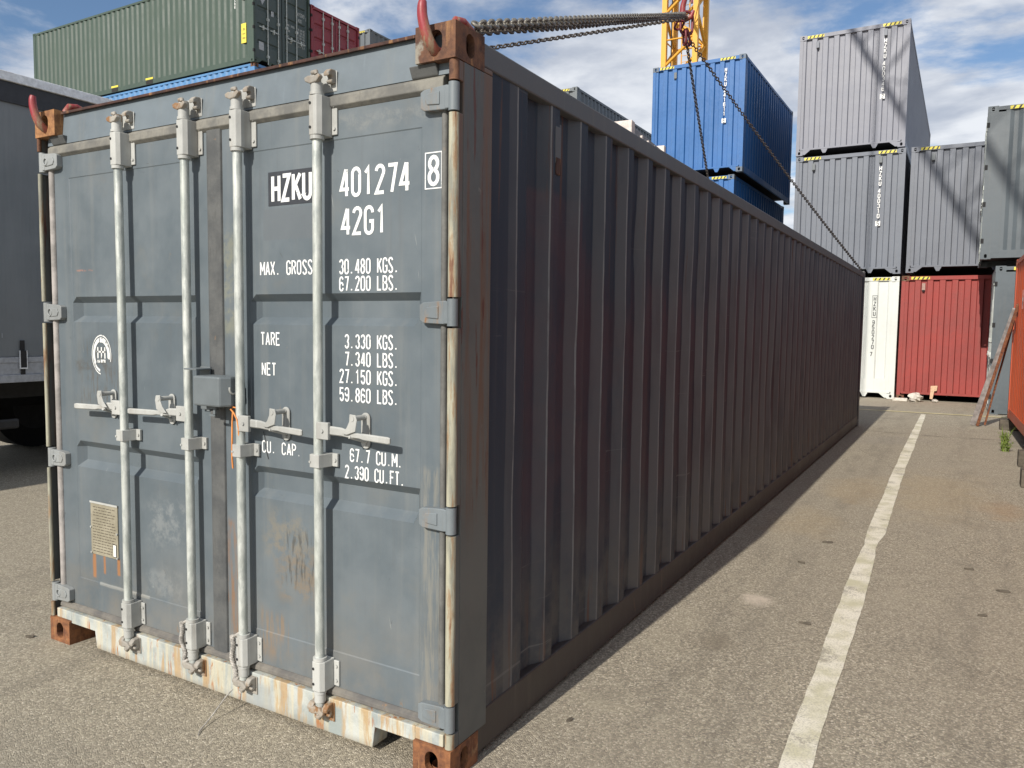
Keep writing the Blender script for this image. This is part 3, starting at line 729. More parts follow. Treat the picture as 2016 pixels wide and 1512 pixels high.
# ventilators on the side
mb = MB(); mb.box(W_-0.046, W_-0.012, 0.735, 0.800, 2.250, 2.435); mb.box(W_-0.012, W_-0.008, 0.742, 0.793, 2.27, 2.42)
o = mb.build('side_vent', M_RAIL, cont, 0.004)
mb = MB(); mb.box(W_-0.012, W_-0.004, 0.745, 0.790, 2.225, 2.295); mb.build('vent_flap', M_RUSTLIP, cont, 0.008)
mb = MB(); mb.box(W_-0.046, W_-0.012, 4.07, 4.135, 2.30, 2.46); mb.build('side_vent', M_RAIL, cont, 0.004)

# ---- doors
SK = 0.040
def leaf(xl, xr, pl, pr, name, label):
    e = 0.0025
    xs = [xl, pl, pl+0.004, pl+0.034, pr-0.034, pr-0.004, pr, xr]
    zs = [0.200, 0.338, 0.342, 0.893, 0.926, 0.990, 1.022, 1.594, 1.624, 1.686, 1.714, 2.272, 2.276, 2.380]
    rec = {(0.926), (0.990), (1.624), (1.686)}
    v = []
    for z in zs:
        for i, x in enumerate(xs):
            y = SK
            if 2 <= i <= 5 and 0.340 < z < 2.274: y = SK+e
            if 3 <= i <= 4 and z in rec: y = SK+0.036
            v.append((x, y, z))
    n = len(xs); mb = MB()
    mb.add(v, [(r_*n+i, r_*n+i+1, (r_+1)*n+i+1, (r_+1)*n+i) for r_ in range(len(zs)-1) for i in range(n-1)])
    mb.box(xl, xr, SK+0.040, SK+0.05, 0.200, 2.380)
    for a, b in ((xl, xl+0.003), (xr-0.003, xr)): mb.box(a, b, SK+0.0003, SK+0.045, 0.200, 2.380)
    o = mb.build(name, M_DOOR, cont, label=label)
    return o
DL = leaf(0.062, 1.180, 0.196, 1.095, 'door', 'left door leaf with round worn emblem and data plate')
DR = leaf(1.270, 2.362, 1.420, 2.276, 'door', 'right door leaf with white lettering')
# edge seals of the leaves
mb = MB(); mb.tube([(0.064, 0.040, 0.21), (0.064, 0.040, 2.375)], 0.0165, 12); mb.build('edge_seal', gasket_mat('seal_worn', (0.40, 0.37, 0.35), (0.24, 0.225, 0.21)), DL)
mb = MB(); mb.tube([(2.374, 0.038, 0.21), (2.374, 0.038, 2.375)], 0.012, 12); mb.build('edge_seal', gasket_mat('seal_grey', (0.16, 0.16, 0.15), (0.10, 0.10, 0.095)), DR)

# hinges
def hinge(side, z, par, hi):
    xo = 0.0 if side < 0 else W_; s = 1 if side < 0 else -1
    mb = MB()
    mt = M_HINGEL if side < 0 else M_HINGE
    # plate: tapered lug lying on the door
    a, b_, c_ = 0.040, 0.150, 0.135
    prof = [(xo+s*a, z-0.040), (xo+s*c_, z-0.036), (xo+s*b_, z-0.026), (xo+s*b_, z+0.026), (xo+s*c_, z+0.034), (xo+s*a, z+0.040)]
    if s < 0: prof = prof[::-1]
    mb.prism(prof, 1, 0.012, 0.0405)
    prof = [(xo+s*(a+0.03), z-0.022), (xo+s*(b_-0.03), z-0.018), (xo+s*(b_-0.02), z), (xo+s*(b_-0.03), z+0.018), (xo+s*(a+0.03), z+0.022)]
    if s < 0: prof = prof[::-1]
    mb.prism(prof, 1, 0.008, 0.013)
    mb.box(*sorted((xo+s*0.014, xo+s*0.05)), 0.010, 0.036, z-0.038, z+0.038)
    o = mb.build('hinge', mt, par, 0.004)
    mb = MB(); mb.cyl((xo+s*0.020, 0.023, z-0.046), (xo+s*0.020, 0.023, z+0.046), 0.0185, 14)
    mb.build('hinge', mt, par)
    if side < 0:
        mb = MB()
        mb.tube([(xo+0.062+0.016*math.cos(t), 0.009, z+0.017*math.sin(t)) for t in [i*math.pi/8 for i in range(16)]], 0.004, 6, closed=True)
        mb.build('hinge_ring', mt, par)
for z in HZ_L: hinge(-1, z, DL, 0)
for z in HZ_R: hinge(1, z, DR, 0)

# locking bars with cams, guides, brackets, handles
def bolt(mb, x, z, y, rr=0.0065): mb.cyl((x, y, z), (x, y-0.005, z), rr, 8)
def gear(x, par, hdir, zc, keeper, tip, rope=False):
    by = -0.011; rad = 0.0178
    mb = MB(); bend = random.uniform(-0.004, 0.004)
    mb.tube([(x+bend*math.sin(math.pi*i/8), by, 0.14+(2.46-0.14)*i/8) for i in range(9)], rad, 18)
    mb.build('locking_bar', M_BAR, par)
    for zt, zb, top in ((2.424, 2.282, True), (0.316, 0.200, False)):
        mb = MB()
        mb.prism([(x-0.025, SK-0.001), (x-0.025, by-0.010), (x-0.018, by-0.023), (x+0.018, by-0.023), (x+0.030, by-0.006), (x+0.030, SK-0.001)], 2, zb, zt)
        o = mb.build('bar_guide', M_HW, par, 0.003)
        mb = MB(); mb.box(x+0.030, x+0.056, SK-0.008, SK-0.001, zb+0.008, zt-0.008)
        for zz_ in (zt-0.03, zb+0.03): bolt(mb, x+0.044, zz_, SK-0.008)
        mb.build('guide_flange', M_HW, par, 0.004)
        for zz_ in (zt-0.028, zb+0.028): mb = MB(); mb.cyl((x-0.012, by-0.0235, zz_), (x-0.012, by-0.0255, zz_), 0.0055, 8); mb.build('guide_rivet', M_BLACK, par)
        for z0, z1, rr in ((zt+0.001, zt+0.012, 0.026), (zt+0.012, zt+0.045, 0.0225), (zb-0.014, zb-0.001, 0.026)) if top else ((zt+0.001, zt+0.014, 0.026), (zb-0.012, zb-0.001, 0.024), (zb-0.045, zb-0.012, 0.0215)):
            mb = MB(); mb.cyl((x, by, z0), (x, by, z1), rr, 16); mb.build('bar_collar', M_HW, par, 0.002)
        # keeper and cam
        zk = 2.485 if top else 0.118
        hp = cont
        yb = 0.037 if top else 0.011
        mb = MB(); mb.box(x-0.050, x+0.056, yb-0.005, yb, zk-0.040, zk+0.034)
        mb.build('cam_keeper_plate', M_HW if top else M_CAM, par, 0.006)
        for sd2, x1, x2 in ((-1, x-0.050, x-0.022), (1, x+0.026, x+0.052)):
            xm = (x1+x2)/2; zo = zk+(0.004 if sd2 < 0 else 0.010)
            mb = MB(); pr = [(yb-0.005, zo-0.024), (yb-0.005, zo+0.026), (yb-0.030, zo+0.024), (yb-0.044, zo+0.010), (yb-0.042, zo-0.004), (yb-0.026, zo+0.004), (yb-0.020, zo-0.006), (yb-0.030, zo-0.018), (yb-0.024, zo-0.026)]
            mb.prism(pr, 0, x1, x2); mb.build('cam_keeper', M_CAM, par, 0.004)
        sg = 1 if top else -1
        mb = MB(); mb.cyl((x, by, zk-0.03*sg), (x, by, zk+0.012*sg), 0.0165, 12); mb.build('bar_cam', M_HW, par)
        mb = MB(); pr = [(x-0.036, zk-0.012*sg), (x-0.012, zk-0.022*sg), (x+0.020, zk-0.018*sg), (x+0.038, zk-0.002*sg), (x+0.030, zk+0.010*sg), (x+0.006, zk+0.002*sg), (x-0.02, zk+0.008*sg), (x-0.040, zk+0.002*sg)]
        mb.prism(pr if top else pr[::-1], 1, by-0.026, by-0.006); mb.build('bar_cam', M_CAM, par, 0.004)
        mb = MB(); mb.tube([(x-0.012, by-0.010, zk+0.020*sg), (x+0.016, by-0.020, zk+0.016*sg), (x+0.022, by-0.024, zk+0.006*sg)], [0.008, 0.009, 0.006], 8); mb.build('bar_cam', M_CAM, par)
    # middle bracket
    mb = MB(); zm = 1.088
    mb.prism([(x-0.034, by-0.004), (x-0.026, by-0.022), (x+0.022, by-0.024), (x+0.032, SK-0.012), (x+0.056, SK-0.012), (x+0.056, SK-0.001), (x-0.034, SK-0.001)], 2, zm-0.025, zm+0.025)
    bolt(mb, x+0.045, zm, SK-0.012, 0.007); bolt(mb, x-0.024, zm-0.004, by-0.020, 0.005)
    mb.build('bar_bracket', M_HW, par, 0.002)
    # hub
    mb = MB(); d = hdir
    mb.box(*sorted((x+d*0.002, x+d*0.062)), by-0.018, by-0.002, zc-0.032, zc+0.032)
    bolt(mb, x+d*0.034, zc, by-0.018, 0.007); mb.build('handle_hub', M_HW, par, 0.005)
    # handle lever : flattened bar, slightly dropped at the grip
    mb = MB(); y1 = by-0.002; L0 = x+d*0.058; Kx = keeper; T = tip
    segs = [(L0, y1, zc+0.002, 0.018, 0.006), (x+d*0.12, y1-0.002, zc+0.001, 0.017, 0.006), (Kx-d*0.03, y1-0.006, zc-0.004, 0.014, 0.007),
            (Kx+d*0.02, y1-0.008, zc-0.006, 0.010, 0.008), (Kx+d*0.045, y1-0.009, zc-0.008, 0.013, 0.007), (T-d*0.01, y1-0.010, zc-0.012, 0.014, 0.005), (T, y1-0.010, zc-0.012, 0.011, 0.004)]
    v = []
    for (xx, yy, zz_, hh, tt) in segs:
        v += [(xx, yy-tt, zz_-hh*0.7), (xx, yy-tt, zz_+hh*0.7), (xx, yy-tt*0.2, zz_+hh), (xx, yy+tt, zz_+hh*0.7), (xx, yy+tt, zz_-hh*0.7), (xx, yy+tt*0.2, zz_-hh)]
    k = len(segs); fs = []
    for i in range(k-1):
        for j in range(6):
            q4 = (i*6+j, i*6+(j+1) % 6, (i+1)*6+(j+1) % 6, (i+1)*6+j); fs.append(q4 if d < 0 else q4[::-1])
    fs += [tuple(range(6)), tuple(range((k-1)*6, k*6))[::-1]]
    mb.add(v, fs); mb.build('handle', M_HW, par, 0.0015)
    # keeper: base plate on the door and swinging catch above
    mb = MB()
    st = arc(Kx, zc+0.052, 0.021, 0.021, 0, 180, 9)+arc(Kx, zc-0.040, 0.021, 0.021, 180, 360, 9)
    mb.prism(st[::-1], 1, SK-0.007, SK-0.0005); bolt(mb, Kx, zc-0.042, SK-0.007, 0.008); bolt(mb, Kx, zc+0.056, SK-0.007, 0.008)
    mb.build('handle_keeper', M_HW, par, 0.002)
    mb = MB()
    cat = [(Kx-d*0.016, zc+0.072), (Kx+d*0.012, zc+0.070), (Kx+d*0.018, zc+0.05), (Kx+d*0.010, zc+0.010), (Kx-d*0.03, zc-0.004), (Kx-d*0.055, zc-0.002), (Kx-d*0.030, zc+0.022), (Kx-d*0.018, zc+0.045)]
    if d > 0: cat = cat[::-1]
    mb.prism(cat, 1, y1-0.022, y1-0.017)
    mb.tube([(Kx-d*0.004, SK-0.008, zc+0.056), (Kx-d*0.004, y1-0.024, zc+0.056)], 0.010, 10)
    mb.tube([(Kx-d*0.02, y1-0.018, zc-0.012), (Kx, SK-0.02, zc-0.030), (Kx+d*0.008, SK-0.006, zc-0.034)], 0.006, 8)
    mb.build('handle_catch', M_HW, par, 0.002)
gear(0.656, DL, -1, 1.212, 0.512, 0.304); gear(1.103, DL, -1, 1.214, 0.930, 0.710)
gear(1.418, DR, 1, 1.200, 1.622, 1.768); gear(1.840, DR, 1, 1.204, 2.028, 2.190)

# lock box
M_LB = paint('lock_box_paint', (0.135, 0.155, 0.165), 0.12, 0.2, 0.35, 0.45, dents=0.0)
lb = MB(); lb.prism([(1.205, -0.070), (1.205, 0.026), (1.385, 0.026), (1.385, -0.030), (1.362, -0.070)], 2, 1.262, 1.384)
lbo = lb.build('lock_box', M_LB, cont, 0.008)
mb = MB(); mb.box(1.138, 1.200, 0.020, 0.0265, 1.235, 1.415); mb.box(1.138, 1.215, -0.060, 0.020, 1.405, 1.411); mb.build('lock_box_hasp', M_LB, cont, 0.002)
mb = MB(); mb.tube([(1.3872, -0.020+0.018*math.cos(t), 1.335+0.020*math.sin(t)) for t in [R(a) for a in range(-200, 30, 20)]]+[(1.3872, -0.002, 1.36)], 0.004, 8)
mb.build('lock_box_clip', M_HW, lbo)
mb = MB(); mb.box(1.245, 1.262, -0.035, 0.012, 1.238, 1.261); mb.box(1.245, 1.30, -0.036, -0.030, 1.248, 1.258); mb.box(1.285, 1.297, -0.036, -0.030, 1.225, 1.248); mb.box(1.262, 1.297, -0.036, -0.030, 1.219, 1.227)
mb.build('lock_box_bracket', M_LB, lbo)

# lettering on the right leaf
def PD(a, z, d): return (a, SK+0.0015-0.0002*d-(0.0 if (a < 2.272) else 0.0022), z)
def letters(s, x0, x1, zt, zb, bold=0.062, mat=M_LET, par=DR):
    mb = MB(); text(mb, s, x0, x1, zt, zb, PD, 0, bold)
    mb.build('lettering', mat, par)
mb = MB(); mb.box(1.530, 1.800, SK+0.0012, SK+0.0028, 2.056, 2.186); mb.build('owner_code_plate', M_LBOX, DR)
mb = MB(); text(mb, 'HZKU', 1.545, 1.765, 2.172, 2.070, lambda a, z, d: (a, SK+0.0008-0.0002*d, z), 0, 0.078); mb.build('lettering', M_LET, DR)
letters('401274', 1.896, 2.228, 2.166, 2.064, 0.065)
letters('42G1', 1.902, 2.122, 2.024, 1.925, 0.065)
letters('8', 2.296, 2.354, 2.174, 2.076, 0.07)
mb = MB()
for a, b, c_, d_ in ((2.289, 2.361, 2.183, 2.187), (2.289, 2.361, 2.063, 2.067), (2.289, 2.293, 2.067, 2.183), (2.357, 2.361, 2.067, 2.183)): mb.box(a, b, SK-0.0015, SK-0.0003, c_, d_)
mb.build('check_digit_frame', M_LET, DR)
for s_, x0, x1, zt, zb in (('MAX. GROSS', 1.480, 1.764, 1.842, 1.788), ('30.480 KGS.', 1.894, 2.178, 1.838, 1.784), ('67.200 LBS.', 1.894, 2.178, 1.775, 1.722),
                           ('TARE', 1.477, 1.590, 1.564, 1.512), ('3.330 KGS.', 1.920, 2.178, 1.562, 1.510), ('7.340 LBS.', 1.920, 2.178, 1.497, 1.445),
                           ('NET', 1.481, 1.566, 1.443, 1.392), ('27.150 KGS.', 1.894, 2.178, 1.432, 1.380), ('59.860 LBS.', 1.894, 2.178, 1.364, 1.312),
                           ('CU. CAP.', 1.478, 1.700, 1.128, 1.080), ('67.7 CU.M.', 1.944, 2.196, 1.137, 1.087), ('2.390 CU.FT.', 1.920, 2.206, 1.072, 1.022)):
    letters(s_, x0, x1, zt, zb, 0.060)
# worn round emblem
mb = MB()
def ring(mb, cx_, cz, r0, r1, a0, a1, d, n=24, sx=0.80):
    v = []
    for i in range(n+1):
        a = R(a0+(a1-a0)*i/n); v += [(cx_+r0*sx*math.cos(a), SK+0.0012-d, cz+r0*math.sin(a)), (cx_+r1*sx*math.cos(a), SK+0.0012-d, cz+r1*math.sin(a))]
    mb.add(v, [(2*i, 2*i+1, 2*i+3, 2*i+2) for i in range(n)])
ring(mb, 0.418, 1.442, 0.088, 0.094, -20, 262, 0); ring(mb, 0.418, 1.442, 0.058, 0.082, -15, 100, 0.0002); ring(mb, 0.418, 1.442, 0.062, 0.082, 105, 215, 0.0002); ring(mb, 0.418, 1.442, 0.07, 0.082, 215, 258, 0.0002)
for a in (0.392, 0.420, 0.446):
    mb.box(a-0.004, a+0.005, SK, SK+0.001, 1.425, 1.478)
mb.box(0.384, 0.452, SK, SK+0.001, 1.452, 1.460); mb.box(0.388, 0.408, SK, SK+0.001, 1.405, 1.418); mb.box(0.414, 0.450, SK, SK+0.001, 1.406, 1.420)
mb.build('emblem', M_LETW, DL, label='white round emblem, its lower part scraped off')
# data plate
n = NM('data_plate'); vv = n.noise(14, 6, 0.65)
M_PLATE = n.done(n.mix(n.ramp(vv, 0.35, 0.65), (0.27, 0.245, 0.18), (0.36, 0.33, 0.25)), 0.55, 0.1)
mb = MB(); mb.box(0.305, 0.516, SK-0.003, SK+0.0020, 0.478, 0.735); dp = mb.build('data_plate', M_PLATE, DL, 0.001)
mb = MB(); mb.box(0.303, 0.518, SK-0.006, SK-0.0032, 0.728, 0.737)
for px, pz in ((0.309, 0.61), (0.512, 0.60), (0.309, 0.485), (0.512, 0.484)): bolt(mb, px, pz, SK-0.003, 0.005)
mb.build('plate_rivet', M_HW, DL)
mb = MB(); z = 0.712
for i in range(17):
    wv = random.choice((0.06, 0.075, 0.085)) if i < 5 else 0.09; x = 0.41-wv
    while x < 0.41+wv-0.012:
        l_ = random.uniform(0.008, 0.03); mb.box(x, min(x+l_, 0.41+wv), SK-0.0036, SK-0.0031, z-0.0035, z); x += l_+0.006
    z -= 0.0135
mb.build('plate_print', simple('plate_ink', (0.10, 0.085, 0.06), 0.6), DL)
mb = MB(); mb.box(0.478, 0.505, SK-0.0046, SK-0.0032, 0.486, 0.548); mb.build('plate_tag_border', M_BLACK, DL)
mb = MB(); mb.box(0.481, 0.502, SK-0.0052, SK-0.0047, 0.489, 0.545); mb.build('plate_tag', simple('tag_white', (0.78, 0.77, 0.70), 0.5, 0, 0.05), DL)
# black scratch near handle
mb = MB(); mb.tube([(1.492, SK-0.001, 1.165), (1.502, SK-0.002, 1.13), (1.506, SK-0.002, 1.09), (1.518, SK-0.001, 1.055)], 0.0012, 6)
tag(mb.build('loose_wire', M_BLACK), 'thin black wire end hanging over the letters CU. on the right door', 'wire')

# ropes and cords
def rope_path(x, zt, zb, lean):
    pts = []
    for i in range(13):
        t = i/12
        pts.append((x-0.034+0.010*math.sin(t*9)+lean*t, -0.018-0.004*math.sin(t*7), zt+(zb-zt)*t))
    return pts
def rope(x, zt, zb, lab):
    mb = MB()
    P = rope_path(x, zt, zb, 0.012)
    for ph in (0, math.pi):
        pts = []
        for i in range(60):
            t = i/59*12; k = min(int(t), 11); fr = t-k; a = Vector(P[k]).lerp(Vector(P[k+1]), fr)
            pts.append(a+Vector((math.cos(i*0.9+ph), math.sin(i*0.9+ph), 0))*0.0055)
        mb.tube(pts, 0.006, 7)
    # wrap over the collar
    mb.tube([(x-0.036, -0.014, zt), (x-0.018, -0.020, zt+0.004), (x+0.006, -0.022, zt+0.018), (x+0.026, -0.012, zt+0.034), (x+0.034, 0.004, zt+0.045)], 0.0065, 7)
    mb.tube([(x-0.030, -0.014, zb), (x-0.01, -0.026, zb-0.01), (x+0.022, -0.022, zb+0.006), (x+0.03, 0.0, zb+0.012)], 0.0065, 7)
    return tag(mb.build('rope', M_ROPE), lab, 'rope')
rope(1.072, 0.300, 0.145, 'grey twisted rope tied round the foot of the second locking bar')
rope(1.392, 0.310, 0.125, 'frayed grey rope knotted round the foot of the third locking bar')
mb = MB(); mb.tube([(1.372, -0.03, 0.092), (1.365, -0.06, 0.07), (1.368, -0.13, 0.022), (1.385, -0.18, 0.010), (1.40, -0.215, 0.006), (1.417, -0.235, 0.003)], 0.0025, 6)
tag(mb.build('string', M_ROPE), 'thin pale string hanging from the third locking bar down to the asphalt', 'string')
mb = MB()
mb.tube([(1.372, -0.010, 1.245), (1.378, -0.026, 1.252), (1.40, -0.030, 1.240), (1.418, -0.030, 1.215), (1.424, -0.028, 1.18), (1.420, -0.022, 1.12)], 0.0032, 7)
mb.tube([(1.372, -0.010, 1.245), (1.372, -0.014, 1.20), (1.369, -0.014, 1.10), (1.366, -0.012, 1.05), (1.370, -0.012, 1.01)], 0.0038, 7)
mb.tube([(1.366, -0.012, 1.247), (1.382, -0.018, 1.262), (1.40, -0.016, 1.258), (1.412, -0.010, 1.268)], 0.003, 7)
tag(mb.build('cord', M_OR), 'orange cord looped round the third locking bar by its handle', 'cord')

# ------------------------------------------------------------------ background containers
def cmesh(key, fn, _c={}):
    if key not in _c:
        mb = MB(); fn(mb); me = bpy.data.meshes.new(key[0]); me.from_pydata(mb.v, [], mb.f)
        for m in key[-1]: me.materials.append(m)
        me.polygons.foreach_set('material_index', mb.mi); me.polygons.foreach_set('use_smooth', mb.sm); me.update(); _c[key] = me
    return _c[key]
M_HYEL = simple('hazard_yellow', (0.70, 0.60, 0.08), 0.55); M_HBLK = simple('hazard_black', (0.03, 0.03, 0.03), 0.55)
def corr(n0, n1, depth, a, b, c):
    pts = []; per = a+b+c+b; k = int((n1-n0)/per); off = ((n1-n0)-k*per+a)/2
    y = n0; pts.append((y, 0)); y = n0+off
    for i in range(k):
        pts += [(y, 0), (y+b, depth), (y+b+c, depth), (y+2*b+c, 0)]; y += per
    pts.append((n1, 0)); pts = [p for p in pts if n0 <= p[0] <= n1]
    return pts
def container(label, pos, yaw, L, H, mat, mcast=None, doors=False, doormat=None, stripes=None, postw=0.17, endc=(0.045, 0.110, 0.018, 0.104), teeth=True, skirt=0.0, lm=None, back=True, name='shipping_container', group='stacked containers beyond the near one', stripe_side=None, dark_hole=True):
    t = thing(name, label, 'shipping container', pos, yaw, group)
    W = 2.438; mcast = mcast or mat; mats = (mat,)
    doormat = doormat or mat
    def part(nm, fn, m, lab=None):
        me = cmesh((nm, round(L, 2), round(H, 2), postw, endc, teeth, skirt, m), fn); o = put(nm, me, t)
        return o
    # castings
    for sx in (-1, 1):
        for sy in (-1, 1):
            for sz in (-1, 1):
                def f_(mb, sx=sx, sy=sy, sz=sz): casting(mb, W if sx > 0 else 0, L if sy > 0 else 0, H-0.118 if sz > 0 else 0, sx, sy, sz, 8)
                me = cmesh(('corner_casting', sx, sy, sz, round(L, 2), round(H, 2), (mcast,)), f_); put('corner_casting', me, t)
    # posts
    for sx in (0, 1):
        for sy in (0, 1):
            def f_(mb, sx=sx, sy=sy):
                pw = postw if sy == 0 else 0.15
                xa = 0.002 if sx == 0 else W-0.082; ya = 0.004 if sy == 0 else L-pw
                mb.box(xa, xa+0.08, ya, ya+pw-0.004, 0.118, H-0.118)
            me = cmesh(('corner_post', sx, sy, round(L, 2), round(H, 2), postw, mats), f_); put('corner_post', me, t)
    # side panels + rails
    for sx in (0, 1):
        def f_(mb, sx=sx):
            pts = corr(postw, L-0.15, 0.036, 0.072, 0.068, 0.070); xo = 0.012 if sx == 0 else W-0.012; s = 1 if sx == 0 else -1
            v = [(xo+s*d, y, z) for z in (0.16, H-0.08) for y, d in pts]; n = len(pts)
            mb.add(v, [(i, i+1, n+i+1, n+i) if sx else (i+1, i, n+i, n+i+1) for i in range(n-1)])
        me = cmesh(('side_panel', sx, round(L, 2), round(H, 2), postw, mats), f_); put('side_panel', me, t)
        for nm, za, zb, th in (('top_rail', H-0.082, H-0.014, 0.06), ('bottom_rail', 0.018, 0.165, 0.045)):
            def f_(mb, sx=sx, za=za, zb=zb, th=th):
                mb.box(0.004 if sx == 0 else W-0.004-th, 0.004+th if sx == 0 else W-0.004, 0.178, L-0.178, za, zb)
            me = cmesh((nm, sx, round(L, 2), round(H, 2), mats), f_); put(nm, me, t)
    me = cmesh(('roof_panel', round(L, 2), round(H, 2), mats), lambda mb: mb.box(0.03, W-0.03, 0.03, L-0.03, H-0.06, H-0.03)); put('roof_panel', me, t)
    me = cmesh(('floor_board', round(L, 2), (M_BLACK,)), lambda mb: mb.box(0.05, W-0.05, 0.08, L-0.05, 0.14, 0.17)); put('floor_board', me, t)
    # ends
    for sy in ((0, 1) if not doors else (1,)):
        def f_(mb, sy=sy):
            d, a, b, c = endc; pts = corr(0.08, W-0.08, d, a, b, c); zb = 0.165+skirt
            yo = 0.02 if sy == 0 else L-0.02; s = 1 if sy == 0 else -1
            v = [(x, yo+s*q_, z) for z in (zb, H-0.10) for x, q_ in pts]; n = len(pts)
            mb.add(v, [(i, i+1, n+i+1, n+i) if sy == 0 else (i+1, i, n+i, n+i+1) for i in range(n-1)])
            if skirt: mb.box(0.08, W-0.08, min(yo, yo+s*.02), max(yo, yo+s*.02), 0.165, zb)
        me = cmesh(('end_wall', sy, round(L, 2), round(H, 2), endc, skirt, mats), f_); put('end_wall', me, t)
    def f_(mb): mb.box(0.162, W-0.162, 0.006, 0.07, H-0.10, H-0.014)
    me = cmesh(('end_rail', round(H, 2), mats), f_); put('end_rail', me, t)
    def f_(mb):
        if teeth: mb.box(0.10, W-0.10, 0.004, 0.06, 0.128, 0.165)
        if teeth:
            for s, x0 in ((1, 0.162), (-1, W-0.162)):
                pr = [(x0, 0.020), (x0+s*0.05, 0.020), (x0+s*0.18, 0.128), (x0, 0.128)]
                mb.prism(pr if s > 0 else pr[::-1], 1, 0.006, 0.05)
            for x0 in (0.66, W-0.66): mb.prism([(x0-0.03, 0.03), (x0+0.03, 0.03), (x0+0.08, 0.128), (x0-0.08, 0.128)], 1, 0.008, 0.05)
        else: mb.box(0.10, W-0.10, 0.004, 0.06, 0.150, 0.200)
    me = cmesh(('bottom_end_rail', teeth, mats), f_); put('bottom_end_rail', me, t)
    if doors:
        for k, (xa, xb) in enumerate(((0.10, 1.205), (1.233, W-0.10))):
            def f_(mb, xa=xa, xb=xb):
                zs = [0.16]; ns = 5; hh = (H-0.28)/ns
                pts = [(0.16, 0)]
                for i in range(1, ns): z = 0.16+hh*i; pts += [(z-0.07, 0), (z-0.035, 0.035), (z+0.035, 0.035), (z+0.07, 0)]
                pts.append((H-0.12, 0)); xs = [xa, xa+0.09, xa+0.12, xb-0.12, xb-0.09, xb]
                v = [(x, 0.05+(d if 2 <= i <= 3 else 0), z) for z, d in pts for i, x in enumerate(xs)]; n = 6
                mb.add(v, [(r_*n+i, r_*n+i+1, (r_+1)*n+i+1, (r_+1)*n+i) for r_ in range(len(pts)-1) for i in range(n-1)])
            me = cmesh(('door', k, round(H, 2), (doormat,)), f_); dr = put('door', me, t)
            for bx in ((0.60, 1.04) if k == 0 else (1.40, 1.84)):
                def f_(mb, bx=bx): mb.tube([(bx, 0.018, 0.06), (bx, 0.018, H-0.06)], 0.019, 8)
                me = cmesh(('locking_bar', bx, round(H, 2), (M_BAR,)), f_); put('locking_bar', me, dr)
                def f_(mb, bx=bx, k=k):
                    d = -1 if k == 0 else 1
                    mb.box(*sorted((bx, bx+d*0.36)), -0.02, -0.006, 1.12, 1.15); mb.box(*sorted((bx+d*0.17, bx+d*0.22)), -0.012, 0.05, 1.07, 1.21)
                    for zz_ in (0.3, 1.45, H-0.3): mb.box(bx-0.035, bx+0.05, -0.004, 0.05, zz_-0.04, zz_+0.04)
                me = cmesh(('handle', bx, k, round(H, 2), (M_BAR,)), f_); put('handle', me, dr)
        for z in (0.35, 1.05, 1.75, H-0.35):
            for x in (0.0, W-0.06):
                def f_(mb, x=x, z=z): mb.box(x-0.006 if x == 0 else x, x+0.06 if x == 0 else W+0.006, -0.004, 0.045, z-0.045, z+0.045)
                me = cmesh(('hinge', x, round(z, 2), (M_BLACK,)), f_); put('hinge', me, t)
    if stripes:
        for x0 in stripes:
            def f_(mb, x0=x0):
                mb.box(x0, x0+0.38, 0.001, 0.0055, H-0.088, H-0.026, 0)
                for i in range(4):
                    a = x0+0.03+i*0.092; mb.prism([(a, H-0.086), (a+0.034, H-0.086), (a+0.066, H-0.028), (a+0.032, H-0.028)], 1, -0.001, 0.0008, 1)
            me = cmesh(('hazard_stripe', x0, round(H, 2), (M_HYEL, M_HBLK)), f_); put('hazard_stripe', me, t)
    return t
def vtext(t, s, x, ztop, size, mat, box=None, plane='end', W=2.438, L=0, y=0.018):
    mb = MB()
    if plane == 'end': P = lambda a, z, d: (a, y-0.0015-0.0003*d, z)
    else: P = lambda a, z, d: (-0.001-0.0003*d+0.012, a, z)
    text(mb, s, x, x+size, ztop, 0, P, 0, 0.075, vertical=True)
    o = mb.build('lettering', mat, t)
    if box:
        n_ = len(s); zt = ztop-n_*size*1.38-0.05
        mb = MB(); q0 = P(x-size*.15, zt, 0); q1 = P(x+size*1.1, zt-size*1.35, 0)
        if plane == 'end':
            mb.box(q0[0], q1[0], q0[1]-0.001, q0[1]+0.0005, q1[2], q0[2])
        else: mb.box(q0[0]-0.001, q0[0], min(q0[1], q1[1]), max(q0[1], q1[1]), q1[2], q0[2])
        mb.build('check_digit_box', mat, t)
        mb = MB(); P2 = (lambda a, z, d: (a, y-0.0035, z)) if plane == 'end' else (lambda a, z, d: (0.008, a, z))
        text(mb, box, x, x+size, zt-0.1*size, zt-1.25*size, P2, 0, 0.08); mb.build('lettering', MATS['letter_dark'], t)
def vent(t, x, z, mat):
    mb = MB(); mb.box(x-0.035, x+0.035, 0.004, 0.03, z-0.16, z); mb.build('vent', mat, t, 0.004)
    mb = MB(); mb.box(x-0.025, x+0.025, 0.000, 0.005, z-0.19, z-0.155); mb.build('vent', M_BLACK, t)
MATS['letter_dark'] = simple('letter_dark', (0.05, 0.055, 0.06), 0.5)
MATS['letter_light'] = simple('letter_light', (0.80, 0.80, 0.78), 0.5, 0, 0.05)

